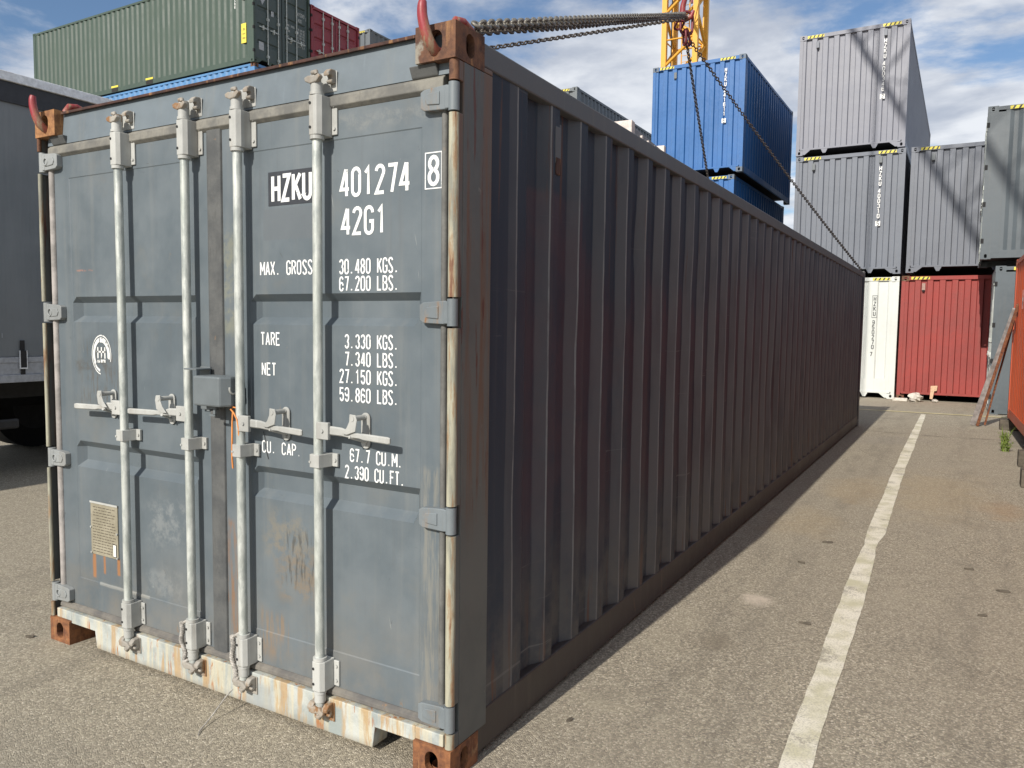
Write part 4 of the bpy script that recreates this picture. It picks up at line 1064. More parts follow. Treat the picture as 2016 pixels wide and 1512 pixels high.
P_F = paint('paint_light_grey', (0.205, 0.213, 0.250), 0.06, 0.12, 0.05, 0.45, dents=0.5)
P_G = paint('paint_mid_grey', (0.143, 0.158, 0.188), 0.06, 0.12, 0.05, 0.45, dents=0.5)
P_H = paint('paint_mid_grey_b', (0.148, 0.161, 0.190), 0.06, 0.12, 0.08, 0.45, dents=0.5)
P_I = paint('paint_slate_grey', (0.088, 0.106, 0.118), 0.08, 0.15, 0.1, 0.45, dents=0.5)
P_W = paint('paint_white', (0.60, 0.62, 0.59), 0.04, 0.12, 0.05, 0.45, dents=0.4)
P_R = paint('paint_faded_red', (0.27, 0.043, 0.036), 0.14, 0.25, 0.45, 0.6, dirt=(0.26, 0.12, 0.10), dents=0.5)
P_BL = paint('paint_blue', (0.022, 0.118, 0.33), 0.08, 0.12, 0.12, 0.4, dents=0.5)
P_GN = paint('paint_dark_green', (0.052, 0.080, 0.062), 0.06, 0.10, 0.05, 0.5, dents=0.3)
P_GD = paint('paint_green_doors', (0.060, 0.085, 0.080), 0.06, 0.10, 0.05, 0.45, dents=0.3)
P_CR = paint('paint_crimson', (0.26, 0.030, 0.045), 0.10, 0.2, 0.2, 0.45, dents=0.3)
P_DK = paint('paint_charcoal', (0.13, 0.145, 0.155), 0.08, 0.12, 0.1, 0.45, dents=0.3)
P_LB = paint('paint_sky_blue', (0.09, 0.23, 0.45), 0.10, 0.2, 0.3, 0.5, dents=0.3)
P_OR = paint('paint_orange_red', (0.52, 0.085, 0.025), 0.12, 0.2, 0.35, 0.5, dents=0.4)
M_CRU = casting_mat('casting_rust_small')

# right-hand stacks
t = container('white container with black vertical lettering on the ground, under two grey ones', (0.11, 18.38, 0), 0, 12.192, 2.896, P_W, stripes=(1.86,), endc=(0.030, 0.19, 0.03, 0.19), skirt=0.30)
vtext(t, 'HZKU', 1.885, 2.42, 0.085, MATS['letter_dark']); vtext(t, '950270', 1.875, 1.86, 0.085, MATS['letter_dark']); vtext(t, '7', 1.85, 1.10, 0.085, MATS['letter_dark'])
vtext(t, 'HZKU', 1.60, 2.40, 0.08, MATS['letter_dark'])
mb = MB()
for a, b, c_, d_ in ((1.87, 1.985, 2.445, 2.453), (1.87, 1.985, 1.925, 1.933), (1.87, 1.877, 1.933, 2.445), (1.978, 1.985, 1.933, 2.445)): mb.box(a, b, 0.012, 0.016, c_, d_)
mb.build('lettering_frame', MATS['letter_dark'], t)
t = container('mid grey container in the middle of the three-high stack, on the white one', (0.12, 18.30, 2.955), 0, 12.192, 2.896, P_G, stripes=(0.20, 1.86))
vtext(t, 'HZKU', 1.875, 2.52, 0.085, MATS['letter_light']); vtext(t, '400310', 1.865, 2.00, 0.085, MATS['letter_light'], box='5'); vent(t, 0.42, 2.72, P_DK); vent(t, 1.91, 2.76, P_DK)
t = container('pale lilac-grey container topmost of the three-high stack', (0.08, 18.45, 5.915), 0, 12.192, 2.896, P_F, stripes=(0.18, 1.86))
vtext(t, 'HZKU', 1.88, 2.54, 0.085, MATS['letter_light']); vtext(t, '400346', 1.865, 2.02, 0.085, MATS['letter_light'], box='2'); vent(t, 0.42, 2.72, P_G); vent(t, 1.92, 2.76, P_G)
t = container('faded red container on the ground beside the white one', (2.60, 18.25, 0.0), 0, 12.192, 2.896, P_R, M_CRU, stripes=(0.20,), teeth=False)
vent(t, 0.46, 2.72, simple('vent_worn', (0.34, 0.22, 0.18), 0.6))
mb = MB(); mb.box(0.19, 2.25, 0.001, 0.06, 0.02, 0.13); 
t = container('mid grey container resting on the faded red one', (2.66, 18.45, 2.98), 0, 12.192, 2.896, P_H, stripes=(0.20,))
vent(t, 0.46, 2.72, P_DK)
# slate grey pair at the far right, long side towards the camera, doors to the left
t = container('slate grey container high at the right edge, long side to the camera', (4.114, 15.6+2.438, 3.02), R(-90), 12.192, 2.896, P_I, postw=0.30, doors=True)
mb = MB(); mb.box(2.4395, 2.443, 0.72, 0.86, 0.30, 0.44); mb.build('square_sticker', MATS['letter_light'], t)
def side_stripe(t, y0, H, xo=2.436, m=(M_HYEL, M_HBLK)):
    mb = MB(); mb.box(xo, xo+0.004, y0, y0+0.42, H-0.086, H-0.026, 0)
    for i in range(4):
        a = y0+0.03+i*0.10; mb.prism([(a, H-0.084), (a+0.036, H-0.084), (a+0.070, H-0.028), (a+0.034, H-0.028)], 0, xo+0.004, xo+0.0055, 1)
    mb.build('hazard_stripe', m, t)
side_stripe(t, 0.36, 2.896)
t = container('slate grey container on the ground behind the leaning planks', (4.39, 15.75+2.438, 0), R(-90), 12.192, 2.896, P_I, postw=0.40, doors=True)
side_stripe(t, 0.30, 2.896)
# blue pair
t = container('bright blue short container on top of the lower blue one', (-3.572, 18.09, 5.60), R(-0.3), 6.058, 2.896, P_BL, paint('casting_blue', (0.10, 0.13, 0.17), rust=0.6), stripes=(0.20, 1.80))
vtext(t, 'HZKU', 1.90, 2.62, 0.085, MATS['letter_light']); vtext(t, '241611', 1.885, 2.12, 0.085, MATS['letter_light'], box='6'); vent(t, 0.62, 2.70, P_DK)
t = container('lower blue container mostly hidden behind the near container roof', (-3.79, 18.20, 2.66), R(-0.6), 6.058, 2.896, P_BL, MATS['casting_blue'], stripes=(1.86,))
vtext(t, 'HZKU', 1.80, 2.62, 0.085, MATS['letter_light'])
container('blue container at the foot of the blue stack, hidden behind the near container', (-3.72, 18.20, 0.0), 0, 6.058, 2.591, P_BL, MATS['casting_blue'])
# charcoal container seen over the roof rail
XC, YC = -6.30-2.438, 19.15
container('charcoal container seen end-on above the near roof rail, left of the blue ones', (XC, YC, 8.69-2.896), 0, 12.192, 2.896, P_DK, stripes=(1.80,))
for k, z in enumerate((0.0, 2.897)):
    container(('charcoal container at the foot of the charcoal stack', 'charcoal container in the middle of the charcoal stack')[k], (XC, YC, z), 0, 12.192, 2.896, P_DK)
# green stack: doors towards +X, long side towards the camera
GZ = 9.77
t = container('dark green container high at the upper left with yellow sticker', (-15.68, 15.40, GZ), R(90), 12.192, 2.896, P_GN, doors=True, doormat=P_GD, mcast=P_GN)
mb = MB(); mb.box(-0.001, 0.006, 0.33, 0.55, 0.62, 1.22); mb.build('yellow_sticker', M_HYEL, t)
mb = MB(); mb.box(-0.003, -0.0015, 0.37, 0.50, 0.74, 0.80); mb.box(-0.003, -0.0015, 0.37, 0.50, 0.88, 0.92); mb.box(-0.003, -0.0015, 0.39, 0.48, 1.00, 1.08); mb.build('sticker_print', simple('sticker_ink', (0.35, 0.28, 0.05), 0.6), t)
mb = MB(); mb.box(-0.001, 0.006, 0.42, 0.50, 1.95, 2.35); mb.build('yellow_sticker', M_HYEL, t)
mb = MB()
for y_ in (5.15, 7.10): mb.box(-0.003, 0.001, y_-0.2, y_+0.2, 0.172, 0.235)
mb.build('yellow_sticker', M_HYEL, t)
mb = MB()
for y_ in (5.15, 7.10): mb.box(-0.004, 0.002, y_-0.18, y_+0.18, 0.03, 0.150)
mb.build('fork_pocket', M_BLACK, t)
vtext(t, '415249', 0.80, 2.35, 0.075, MATS['letter_light'], plane='side')
def PG(a, z, d): return (a, 0.047-0.0003*d, z)
mb = MB()
text(mb, '415249', 1.90, 2.22, 2.14, 2.02, PG, 0, 0.07); text(mb, '45G1', 1.92, 2.12, 1.94, 1.83, PG, 0, 0.07); text(mb, '1', 2.26, 2.30, 2.08, 1.96, PG, 0, 0.07)
for zt, a_, b_ in ((1.62, 'MAX. GROSS', '30.480 KGS.'), (1.53, '', '67.200 LBS.'), (1.44, 'TARE', '3.890 KGS.'), (1.35, '', '8.580 LBS.'), (1.26, 'NET', '26.590 KGS.'), (1.17, '', '58.620 LBS.'), (1.08, 'CU.CAP.', '76.4 CU.M.')):
    if a_: text(mb, a_, 1.45, 1.45+0.032*len(a_), zt, zt-0.065, PG, 0, 0.08)
    text(mb, b_, 1.92, 2.26, zt, zt-0.065, PG, 0, 0.08)
mb.build('lettering', simple('letter_dim', (0.42, 0.44, 0.42), 0.5), t)
mb = MB(); mb.prism([(0.30, 2.05), (0.40, 1.85), (0.52, 2.05)], 1, 0.044, 0.046); mb.box(0.76, 0.87, 0.044, 0.046, 1.62, 1.78); mb.box(0.25, 0.45, 0.044, 0.046, 0.45, 0.70)
mb.build('door_sticker', simple('sticker_grey', (0.42, 0.44, 0.45), 0.5), t)
container('sky blue container right under the dark green one', (-15.72, 15.46, GZ-2.44), R(90), 12.192, 2.438, P_LB, M_CRU)
for k in range(3):
    container(('grey container at the foot of the green stack', 'grey container second from the ground in the green stack', 'grey container third from the ground in the green stack')[k], (-15.7, 15.45, k*2.442), R(90), 12.192, 2.438, P_H)
container('crimson container with doors to the right, beside the dark green one', (-15.72, 17.93, 9.80), R(90), 12.192, 2.591, P_CR, doors=True, doormat=P_CR)
for k, z in enumerate((0.0, 2.45, 4.90, 7.35)):
    container(('crimson container at the foot of its stack', 'crimson container second in its stack', 'crimson container third in its stack', 'crimson container fourth in its stack, right under the topmost')[k], (-15.72, 17.93, z), R(90), 12.192, 2.448, P_CR)
container('slate container furthest left beyond the crimson one, only its top corner showing', (-18.54, 21.4, 10.2), 0, 12.192, 2.591, P_DK, stripes=(1.80,))
for k, z in enumerate((0.0, 2.55, 5.10, 7.65)):
    container(('slate container at the foot of the furthest stack', 'slate container second in the furthest stack', 'slate container third in the furthest stack', 'slate container fourth in the furthest stack, under the topmost')[k], (-18.54, 21.4, z), 0, 12.192, 2.548, P_DK)
# orange container at the right edge, standing on timber blocks; unseen length added to shade the near container
t = container('orange-red container at the far right edge raised on timbers', (4.90, 0.95, 0.20), R(1.4), 12.192, 2.591, P_OR, casting_mat('casting_orange', (0.30, 0.10, 0.05), (0.12, 0.04, 0.025), 0.1, (0.45, 0.08, 0.03)), name='shipping_container')
mb = MB(); text(mb, 'C', 10.10, 10.45, 2.30, 1.75, lambda a, z, d: (0.009-0.0003*d, a, z), 0, 0.09); text(mb, 'H', 10.6, 10.85, 2.05, 1.75, lambda a, z, d: (0.009-0.0003*d, a, z), 0, 0.09)
mb.build('lettering', MATS['letter_light'], t)

# ------------------------------------------------------------------ crane tower
M_CY = paint('crane_yellow', (0.72, 0.36, 0.03), 0.06, 0.1, 0.1, 0.45, dents=0.0)
cr = thing('tower_crane', 'yellow lattice crane tower rising behind the blue container', 'crane', (-9.40, 35.35, 0))
S = 1.55
for a in (0, S):
    for b in (0, S):
        mb = MB(); mb.box(a-0.12, a+0.12, b-0.12, b+0.12, 0, 22); mb.build('mast_leg', M_CY, cr)
def brace(p0, p1, th, nm='brace'):
    mb = MB(); mb.tube([p0, p1], th, 4); mb.build(nm, M_CY, cr)
z = 0.6; k = 0
while z < 20:
    for (x0, y0, x1, y1) in ((0, 0, S, 0), (0, S, S, S), (0, 0, 0, S), (S, 0, S, S)):
        a, b = ((x0, y0, z), (x1, y1, z+1.25)) if k % 2 else ((x1, y1, z), (x0, y0, z+1.25))
        brace(a, b, 0.085)
    if k % 2 == 0:
        for (x0, y0, x1, y1) in ((0, 0, S, 0), (0, S, S, S), (0, 0, 0, S), (S, 0, S, S)): brace((x0, y0, z), (x1, y1, z), 0.045)
    z += 1.25; k += 1
lad = MB()
for xx in (0.62, 0.98): lad.cyl((xx, 0.75, 0), (xx, 0.75, 20.5), 0.03, 6)
lad.build('ladder', M_CY, cr)
rg = MB()
zz_ = 0.3
while zz_ < 20.4: rg.cyl((0.62, 0.75, zz_), (0.98, 0.75, zz_), 0.015, 5); zz_ += 0.3
rg.build('ladder_rung', M_CY, cr)
cb = MB(); cb.cyl((0.25, 0.3, 0), (0.25, 0.3, 20), 0.03, 6); cb.build('cable', M_RUBBER, cr)

# jib running out over the near container (above the picture); it carries the hoist and shades the grey stack
JA = Vector((0.8, 0.8, 18.0)); JB = Vector((0.66+9.40, 6.10-35.35, 18.0)); JD = (JB-JA).normalized(); JP = JD.cross(Vector((0, 0, 1))).normalized()
JE = JA+JD*52
for off, zt_ in ((0.65, 0), (-0.65, 0), (0, 1.25)):
    mb = MB(); mb.tube([JA+JP*off+Vector((0, 0, zt_)), JE+JP*off+Vector((0, 0, zt_))], 0.085, 6); mb.build('jib_chord', M_CY, cr)
kk = 0.0; par_ = 0
while kk < 51:
    a_, b_ = JA+JD*kk, JA+JD*(kk+1.3)
    for off in (0.65, -0.65):
        brace(a_+JP*off, (a_+b_)/2+Vector((0, 0, 1.25)), 0.024, 'jib_brace'); brace((a_+b_)/2+Vector((0, 0, 1.25)), b_+JP*off, 0.024, 'jib_brace')
    s1 = 0.65 if par_ % 2 else -0.65; brace(a_+JP*s1, b_-JP*s1, 0.022, 'jib_brace')
    kk += 1.3; par_ += 1

# ------------------------------------------------------------------ lifting gear
RING = Vector((1.22, 6.10, 4.80))
def link_mesh(name, ln, wd, th, mat, nseg=14, nr=6):
    mb = MB(); pts = []
    for i in range(nseg):
        a = 2*math.pi*(i+0.5)/nseg; c, s_ = math.cos(a), math.sin(a)
        ex = (ln/2-wd/2)*(1 if c > 0 else -1); pts.append((ex+(wd/2-th)*c, (wd/2-th)*s_, 0))
    mb.tube(pts, th, nr, closed=True)
    me = bpy.data.meshes.new(name); me.from_pydata(mb.v, [], mb.f); me.materials.append(mat)
    me.polygons.foreach_set('use_smooth', [True]*len(mb.f)); me.update(); return me
LK = link_mesh('link', 0.058, 0.044, 0.0066, M_CHAIN); LKP = link_mesh('link', 0.060, 0.046, 0.0070, M_CHAINP)
def chain(label, p0, p1, me, sag=0.0, pitch=0.0445, twist=0.0, side=0.0):
    p0, p1 = Vector(p0), Vector(p1); t = thing('lifting_chain', label, 'chain', tuple(p0), 0, 'lifting chains gathered at the ring')
    d = p1-p0; n = int(d.length/pitch); perp = d.cross(Vector((0, 0, 1))).normalized()
    def pt(s): return p0+d*s-Vector((0, 0, 4*sag*s*(1-s)))+perp*4*side*s*(1-s)
    inv = Matrix.Translation(-p0)
    for i in range(n):
        a, b = pt(i/n), pt((i+1)/n); x = (b-a).normalized(); yv = x.cross(Vector((0, 0, 1))).normalized(); zv = x.cross(yv)
        ang = (math.pi/2 if i % 2 else 0)+R(40)+twist*i+random.uniform(-0.15, 0.15)
        y2 = yv*math.cos(ang)+zv*math.sin(ang); z2 = x.cross(y2)
        m = Matrix((x, y2, z2)).transposed().to_4x4(); m.translation = (a+b)/2-p0
        o = bpy.data.objects.new('link', me); C.objects.link(o); o.parent = t; o.matrix_local = m
    return t
HR = Vector((W_-0.10, 0.20, 2.640)); HL = Vector((0.10, 0.20, 2.665))
low = RING-Vector((0, 0, 0.10))
chain('worn pale upper strand of the doubled chain from the near right hook', HR+Vector((0.012, 0.05, 0.030)), low+Vector((0.0, -0.05, 0.20)), LKP, 0.0, 0.046, 0.02)
chain('dark lower strand of the doubled chain from the near right hook', HR+Vector((-0.01, 0.04, 0.006)), low+Vector((0, -0.05, 0.18)), LK, 0.008, 0.0445, 0.03, 0.01)
chain('thin dark chain running from the left front hook behind the near corner', HL+Vector((0.0, 0.05, 0.0)), low+Vector((0, -0.03, 0.16)), LK, 0.0)
chain('dark chain slanting down to the far right roof corner', low+Vector((0.03, 0.04, -0.05)), (W_-0.06, L_-0.05, H_+0.03), LK, 0.05)
chain('dark chain hanging steeply across the blue container to the far left corner', low+Vector((-0.01, 0.04, -0.05)), (0.08, L_-0.05, H_+0.03), LK, 0.03)
# ring, shackle and master links
def loop_mesh(mb, c, ax_long, ax_wide, ln, wd, th, n=22, nr=8, m=0):
    pts = []
    for i in range(n):
        a = 2*math.pi*(i+0.5)/n; cs, sn = math.cos(a), math.sin(a)
        ex = (ln/2-wd/2)*(1 if cs > 0 else -1); pts.append(c+ax_long*(ex+(wd/2)*cs)+ax_wide*(wd/2)*sn)
    mb.tube(pts, th, nr, m, closed=True)
ml = thing('master_link', 'dark red master link assembly where all the chains meet', 'lifting ring', tuple(RING))
Z = Vector((0, 0, 1)); XV = Vector((0.8, 0.6, 0)).normalized(); YV = Vector((-0.6, 0.8, 0)).normalized()
for nm, c_, al, aw, ln, wd, th in (('ring', Vector((0, 0, 0.02)), Z, XV, 0.24, 0.13, 0.016), ('ring', Vector((0.01, 0.02, -0.12)), (Z*-0.9+YV*0.2+XV*0.3).normalized(), YV, 0.16, 0.08, 0.014), ('ring', Vector((-0.01, -0.02, -0.13)), (Z*-0.95+XV*0.05).normalized(), YV, 0.15, 0.08, 0.013), ('ring', Vector((-0.05, -0.09, -0.02)), (Z*0.3-YV).normalized(), XV, 0.14, 0.08, 0.012)):
    mb = MB(); loop_mesh(mb, c_, al, aw, ln, wd, th); mb.build(nm, M_DRED, ml)
ck = thing('crane_hook', 'red crane hook holding the ring above the container roof', 'hook', tuple(RING+Vector((0, 0, 0.12))))
mb = MB(); mb.tube([(-0.02, -0.01, 0.9), (-0.02, -0.01, 0.16)], [0.024, 0.026], 12); mb.build('shank', M_RED, ck)
pts = [(-0.02, -0.01, 0.16), (-0.045, 0, 0.08), (-0.05, 0, 0.0), (-0.01, 0, -0.055), (0.05, 0, -0.04), (0.075, 0, 0.02)]
mb = MB(); mb.tube(pts, [0.026, 0.03, 0.034, 0.034, 0.026, 0.012], 12); mb.build('hook', M_RED, ck)
mb = MB(); mb.tube([(0.01, 0.02, 0.9), (0.03, 0.02, 0.30), (0.05, 0.01, 0.10)], 0.012, 8); mb.build('safety_latch', M_DRED, ck)
for hx in (-0.02, 0.03): mb = MB(); mb.cyl((hx, hx*0.4, 0.9), (hx, hx*0.4, 13.1), 0.014, 8); mb.build('hoist_rope', M_RUBBER, ck)

def cast_hook(x, lab):
    h = thing('container_hook', lab, 'hook', (x, 0, H_))
    P = [(0.012, 0.085, -0.030), (0.012, 0.055, -0.075), (0.008, 0.012, -0.088), (0.002, -0.020, -0.066), (-0.006, -0.034, -0.030), (-0.012, -0.042, 0.012), (-0.012, -0.044, 0.044), (-0.010, -0.042, 0.062)]
    P2 = [P[-1]]
    def sm(P, rr, n):
        pts = []; rad = []
        for i in range(len(P)-1):
            p0 = Vector(P[max(i-1, 0)]); p1 = Vector(P[i]); p2 = Vector(P[i+1]); p3 = Vector(P[min(i+2, len(P)-1)])
            for j in range(n):
                t = j/n; pts.append(0.5*((2*p1)+(p2-p0)*t+(2*p0-5*p1+4*p2-p3)*t*t+(3*p1-p0-3*p2+p3)*t**3)); rad.append(rr[i]*(1-t)+rr[i+1]*t)
        pts.append(Vector(P[-1])); rad.append(rr[-1]); return pts, rad
    a, b = sm(P, [0.014, 0.016, 0.018, 0.0195, 0.0190, 0.0175, 0.016, 0.0125], 5)
    mb = MB(); mb.tube(a, b, 12); mb.build('hook_body', M_RED, h)
    mb = MB()
    mb.tube([(0.012, 0.085, -0.03), (0.012, 0.098, 0.02), (0.014, 0.115, 0.046), (0.018, 0.150, 0.052), (0.022, 0.190, 0.040), (0.025, 0.215, 0.020)], [0.014, 0.015, 0.016, 0.015, 0.013, 0.011], 10)
    mb.build('hook_shank', M_RED, h); return h
cast_hook(0.078, 'red hook in the left front roof casting')
cast_hook(W_-0.090, 'red hook in the right front roof casting, larger in view')

# steel beam lying on the roof
bm_ = thing('steel_beam', 'short grey steel beam with pale end blocks and bolts lying on the roof', 'beam', (2.30, 1.80, 2.600), R(5))
bm_.scale = (0.85, 1.0, 0.85)
mb = MB(); mb.box(-0.04, 0.04, 0.06, 0.66, -0.02, 0.090); mb.build('beam', simple('beam_grey', (0.18, 0.18, 0.185), 0.5), bm_, 0.004)
M_PALE = simple('beam_end', (0.62, 0.55, 0.50), 0.6, 0, 0.2)
mb = MB(); mb.box(-0.075, 0.045, 0.0, 0.06, 0.0, 0.118); mb.build('end_block', M_PALE, bm_, 0.004)
mb = MB(); mb.box(-0.045, 0.055, 0.66, 0.70, 0.0, 0.125); mb.build('end_block', M_PALE, bm_, 0.004)
for i in range(4):
    y_ = 0.17+0.13*i; mb = MB(); mb.cyl((0.040, y_, 0.052), (0.060, y_, 0.052), 0.013, 8); mb.build('bolt', M_PALE, bm_)

# ------------------------------------------------------------------ curtain-side trailer at the left
tr = thing('curtain_trailer', 'dark blue-grey curtain-side trailer parked behind the left edge of the near container', 'trailer', (-4.20, 0, 0))
Y0, Y1 = -6.0, 7.5
n = NM('curtain'); v1 = n.noise(1, 4, 0.6, n.scale(n.co, (1, 2.2, 0.25)))
cc = n.mix(n.ramp(n.noise(0.8, 4, 0.6), 0.35, 0.65), (0.165, 0.182, 0.192), (0.205, 0.222, 0.232))
cc = n.mix(n.ramp(n.noise(12, 6, 0.7, n.scale(n.co, (1, 1, 0.3))), 0.66, 0.72, 0, 0.4), cc, (0.2, 0.22, 0.24))
n.bump(v1, 0.7, 0.06); M_CURT = n.done(cc, 0.42)
mb = MB(); ys = [Y0+i*(Y1-Y0)/60 for i in range(61)]; v = []
for zi, z in enumerate((1.24, 1.6, 2.4, 3.2, 3.72)):
    for i, y in enumerate(ys): v.append((0.0 if zi in (0, 4) else -0.004+0.007*math.sin(i*1.3)+random.uniform(-.002, .002), y, z))
mb.add(v, [(r_*61+i, r_*61+i+1, (r_+1)*61+i+1, (r_+1)*61+i) for r_ in range(4) for i in range(60)]); mb.build('curtain', M_CURT, tr)
M_ALU = simple('trailer_rail', (0.80, 0.82, 0.84), 0.4, 0.1)
mb = MB(); mb.box(-0.10, 0.045, Y0, Y1, 3.895, 3.985); mb.build('roof_rail', M_ALU, tr, 0.006)
mb = MB(); mb.box(-0.10, 0.02, Y0, Y1, 3.70, 3.893); mb.build('curtain_track', simple('track_dark', (0.03, 0.032, 0.038), 0.5), tr)
mb = MB(); mb.box(-2.45, -0.10, Y0, Y1, 3.90, 3.97); mb.build('roof', simple('roof_sheet', (0.55, 0.56, 0.56), 0.6), tr)
mb = MB(); mb.box(-2.55, -2.50, Y0, Y1, 1.0, 3.98); mb.build('far_curtain', M_CURT, tr)
simple('rim_dark', (0.05, 0.05, 0.052), 0.6)
M_SR = simple('side_rail', (0.40, 0.42, 0.45), 0.45, 0.1)
mb = MB(); mb.box(-2.5, 0.012, Y0, Y1, 1.18, 1.235); mb.box(-2.5, 0.004, Y0, Y1, 1.06, 1.18); mb.box(-2.5, 0.018, Y0, Y1, 0.985, 1.06); mb.build('side_rail', M_SR, tr, 0.004)
for y_ in (-1.6, -0.3, 1.0, 2.12, 3.4, 4.7):
    mb = MB(); mb.box(0.008, 0.016, y_-0.022, y_+0.022, 0.98, 1.40); mb.box(0.016, 0.03, y_-0.03, y_+0.03, 1.12, 1.30); mb.build('strap', M_RUBBER, tr, 0.002)
    mb = MB()
    for a, b, c_, d_ in ((-0.036, -0.030, 1.13, 1.30), (0.030, 0.036, 1.13, 1.30), (-0.036, 0.036, 1.118, 1.13)): mb.box(0.018, 0.034, y_+a, y_+b, c_, d_)
    mb.build('buckle', M_ALU, tr)
mb = MB(); mb.box(-2.3, -0.35, Y0, Y1, 0.80, 0.985); mb.box(-1.7, -1.4, Y0, Y1, 0.60, 0.8); mb.build('chassis', M_RUBBER, tr)
mb = MB(); mb.box(-0.40, -0.06, -4.0, 1.6, 0.50, 0.90); mb.box(-0.08, -0.04, 1.6, 2.1, 0.52, 0.62); mb.build('side_box', simple('box_black', (0.025, 0.026, 0.028), 0.6), tr, 0.02)
for y_ in (3.35, 4.66, 5.97):
    for x_ in (-0.30, -2.25):
        mb = MB(); mb.cyl((x_-0.19, y_, 0.50), (x_+0.19, y_, 0.50), 0.50, 36); w_o = mb.build('wheel', M_RUBBER, tr, 0.03)
        mb = MB(); mb.cyl((x_+0.191, y_, 0.50), (x_+0.16, y_, 0.50), 0.27, 24); mb.build('rim', MATS['rim_dark'], w_o)
mb = MB(); mb.box(-0.52, -0.02, 2.75, 6.6, 0.98, 1.02); mb.build('mudguard', M_RUBBER, tr)
mb = MB(); text(mb, 'SEMI', 1.35, 2.02, 1.475, 1.425, lambda a, z, d: (0.010, a, z), 0, 0.07)
mb.build('faint_print', simple('faint_print', (0.36, 0.38, 0.41), 0.5), tr)

# ------------------------------------------------------------------ leaning planks, timbers, weeds, litter
M_WOODG = simple('weathered_steel', (0.33, 0.30, 0.29), 0.7, 0, 0.35, 9, 0.4); M_RUSTB = casting_mat('rust_bar', (0.30, 0.11, 0.05), (0.12, 0.045, 0.028), 0.0)
def leaning(label, base, top, w_, th, mat, rad_off=0):
    a, b = Vector(base), Vector(top); d = (b-a); ln = d.length; d.normalize()
    s = d.cross(Vector((0, 1, 0))).normalized(); tt = s.cross(d)
    mb = MB(); v = []
    for t in (0, 0.33, 0.66, 1):
        c = a+d*ln*t
        for i, j in ((-1, -1), (1, -1), (1, 1), (-1, 1)): v.append(c+s*(w_/2*i)+tt*(th/2*j))
    fs = [(0, 3, 2, 1), (12, 13, 14, 15)]
    for k in range(3):
        for j in range(4): fs.append((k*4+j, k*4+(j+1) % 4, (k+1)*4+(j+1) % 4, (k+1)*4+j))
    mb.add(v, fs); o = mb.build('leaning_plank', mat, None, 0.004); return tag(o, label, 'plank', 'long bars leaning on the orange container')
leaning('pale film-wrapped profile leaning outermost against the orange container', (4.12, 13.42, 0.02), (4.60, 12.45, 1.98), 0.085, 0.05, M_WOODG)
leaning('rusty brown bar leaning beside the pale film-wrapped one', (4.19, 13.30, 0.02), (4.63, 12.40, 2.05), 0.045, 0.06, M_RUSTB)
leaning('thin rusty bar behind the two leaning ones, its foot further right', (4.30, 13.45, 0.02), (4.60, 12.70, 1.80), 0.03, 0.03, M_RUSTB)
M_TIMB = simple('timber', (0.10, 0.085, 0.065), 0.85, 0, 0.3, 12, 0.5)
mb = MB(); mb.box(4.50, 5.2, 12.95, 13.25, 0.0, 0.17); tag(mb.build('timber_block', M_TIMB, None, 0.01), 'squared timber under the far end of the orange container', 'timber')
mb = MB(); mb.box(4.55, 5.4, 8.9, 9.1, 0.0, 0.19); tag(mb.build('timber_block', M_TIMB, None, 0.01), 'dark timber under the near part of the orange container', 'timber')
mb = MB(); mb.box(4.50, 5.4, 7.4, 7.62, 0.0, 0.19); tag(mb.build('timber_block', M_TIMB, None, 0.01), 'dark bearer nearest the camera at the right edge of the picture', 'timber')

M_WEED = simple('weed_green', (0.16, 0.22, 0.04), 0.6, 0, 0.35, 30, 0)
def weed(x, y, h, lab):
    mb = MB()
    for i in range(34):
        a = random.uniform(0, 6.283); l = random.uniform(0.4, 1.0)*h; lean = random.uniform(0.1, 0.6)
        bx, by_ = x+random.uniform(-.04, .04), y+random.uniform(-.05, .05)
        tip = Vector((bx+math.cos(a)*lean*l, by_+math.sin(a)*lean*l, l)); base = Vector((bx, by_, 0)); sd_ = Vector((-math.sin(a), math.cos(a), 0))*0.005
        mid = base.lerp(tip, 0.55)+Vector((0, 0, 0.02))
        mb.add([base-sd_, base+sd_, mid+sd_, mid-sd_, tip], [(0, 1, 2, 3), (3, 2, 4)])
        for k in range(4):
            t = random.uniform(0.35, 1.0); c = base.lerp(tip, t); aa = random.uniform(0, 6.283); dd = Vector((math.cos(aa), math.sin(aa), random.uniform(-.2, .5)))*0.035; ss = Vector((-math.sin(aa), math.cos(aa), 0))*0.009
            mb.add([c, c+dd*0.5+ss, c+dd, c+dd*0.5-ss], [(0, 1, 2, 3)])
    return tag(mb.build('weed', M_WEED), lab, 'weed', 'weeds by the orange container')
weed(4.50, 10.95, 0.30, 'taller yellow-green weed by the foot of the orange container')
weed(4.47, 10.25, 0.14, 'small weed tuft just in front of the taller one')

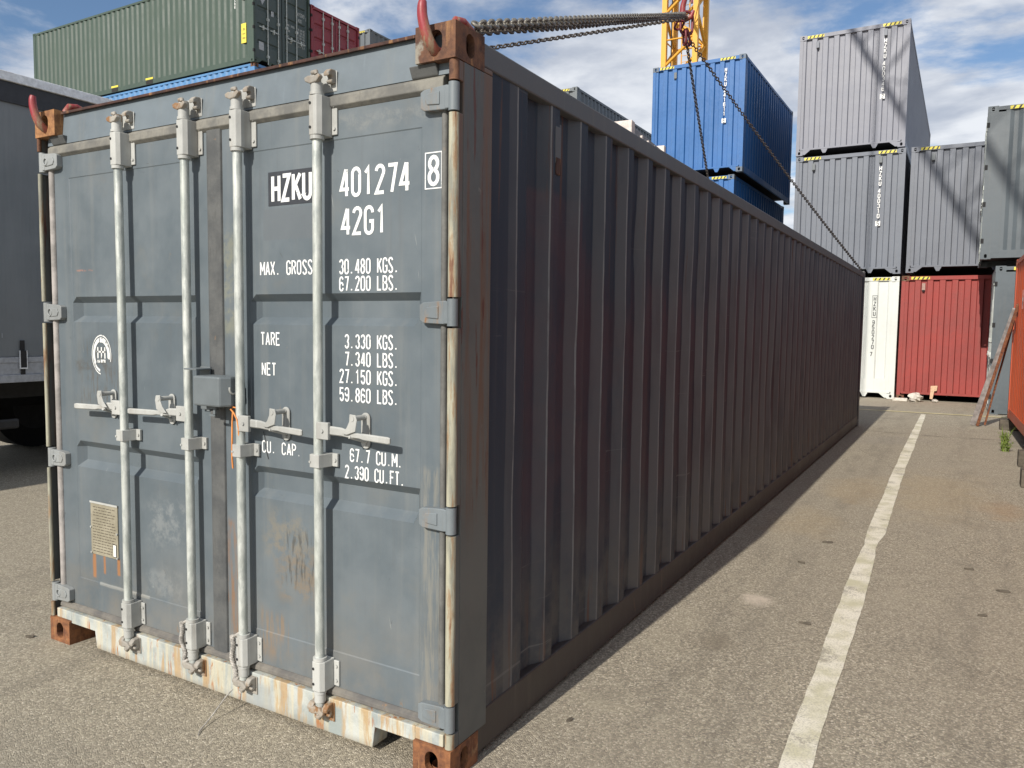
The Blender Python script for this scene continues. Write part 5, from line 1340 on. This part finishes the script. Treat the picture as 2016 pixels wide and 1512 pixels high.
def stone(x, y, r_, mat, lab, cat='stone', nm='rubble_piece', flat=0.6):
    mb = MB(); n1, n2 = 7, 9; v = []
    for i in range(n1+1):
        for j in range(n2):
            th, ph = math.pi*i/n1, 2*math.pi*j/n2; k = random.uniform(0.75, 1.15)
            v.append((x+r_*k*math.sin(th)*math.cos(ph), y+r_*k*math.sin(th)*math.sin(ph), max(0.0, r_*flat*(0.8+k*math.cos(th)*0.9))))
    mb.add(v, [(i*n2+j, i*n2+(j+1) % n2, (i+1)*n2+(j+1) % n2, (i+1)*n2+j) for i in range(n1) for j in range(n2)])
    return tag(mb.build(nm, mat), lab, cat)
M_ST = simple('pale_stone', (0.55, 0.51, 0.45), 0.9, 0, 0.25, 14, 0.4)
stone(3.02, 17.95, 0.16, M_ST, 'pale lump of rubble under the left part of the faded red container', flat=0.75)
stone(3.42, 18.0, 0.07, M_ST, 'small pale rubble bit right of the larger lump')
mb = MB(); mb.box(2.55, 2.86, 17.85, 17.98, 0, 0.07); tag(mb.build('wood_offcut', M_ST, None, 0.01), 'pale flat offcut below the corner of the faded red container', 'offcut')
mb = MB(); mb.prism([(3.30, 0.06), (3.36, 0.05), (3.39, 0.24), (3.44, 0.25), (3.45, 0.37), (3.31, 0.36), (3.31, 0.24)], 1, 18.19, 18.22); tag(mb.build('broken_board', simple('board', (0.60, 0.40, 0.26), 0.8), None, 0.004), 'broken light board hanging at the foot of the faded red container', 'board')

M_LEAF = simple('dry_leaf', (0.10, 0.085, 0.065), 0.9)
for i, (x, y, s_, a, lab) in enumerate(((3.10, 4.05, 0.04, 0.3, 'dark leaf on the asphalt left of the line, beside the shadow'), (3.02, 3.40, 0.028, -0.3, 'thin dark leaf between the shadow and the white line'), (3.24, 2.24, 0.032, 0.1, 'dark leaf just below the pale spot on the asphalt'),
        (4.02, 3.86, 0.035, 0.1, 'dark leaf right of the white line at mid height'), (4.08, 2.90, 0.026, 0.4, 'dark bit at the right edge near the lower corner'), (4.20, 3.45, 0.04, 0.0, 'dark crumb at the right edge'), (-0.10, -0.05, 0.025, 0.5, 'black crumb left of the rusty lower left casting'), (2.60, 0.62, 0.016, 1.0, 'tiny black pebble by the shadow edge in the foreground'))):
    mb = MB(); c, s2 = math.cos(a), math.sin(a); v = []
    for j in range(9):
        t = 2*math.pi*j/9; px = s_*math.cos(t)*random.uniform(.75, 1.1); py = s_*0.35*math.sin(t)*random.uniform(.7, 1.2)
        v.append((x+px*c-py*s2, y+px*s2+py*c, 0.010+0.006*math.sin(t*2)))
    v.append((x, y, 0.014)); mb.add(v, [(j, (j+1) % 9, 9) for j in range(9)]); mb.add([(a_[0], a_[1], 0.001) for a_ in v[:9]]+v[:9], [(j, (j+1) % 9, 9+(j+1) % 9, 9+j) for j in range(9)])
    tag(mb.build('leaf', M_LEAF), lab, 'leaf', 'dark scraps lying on the asphalt')
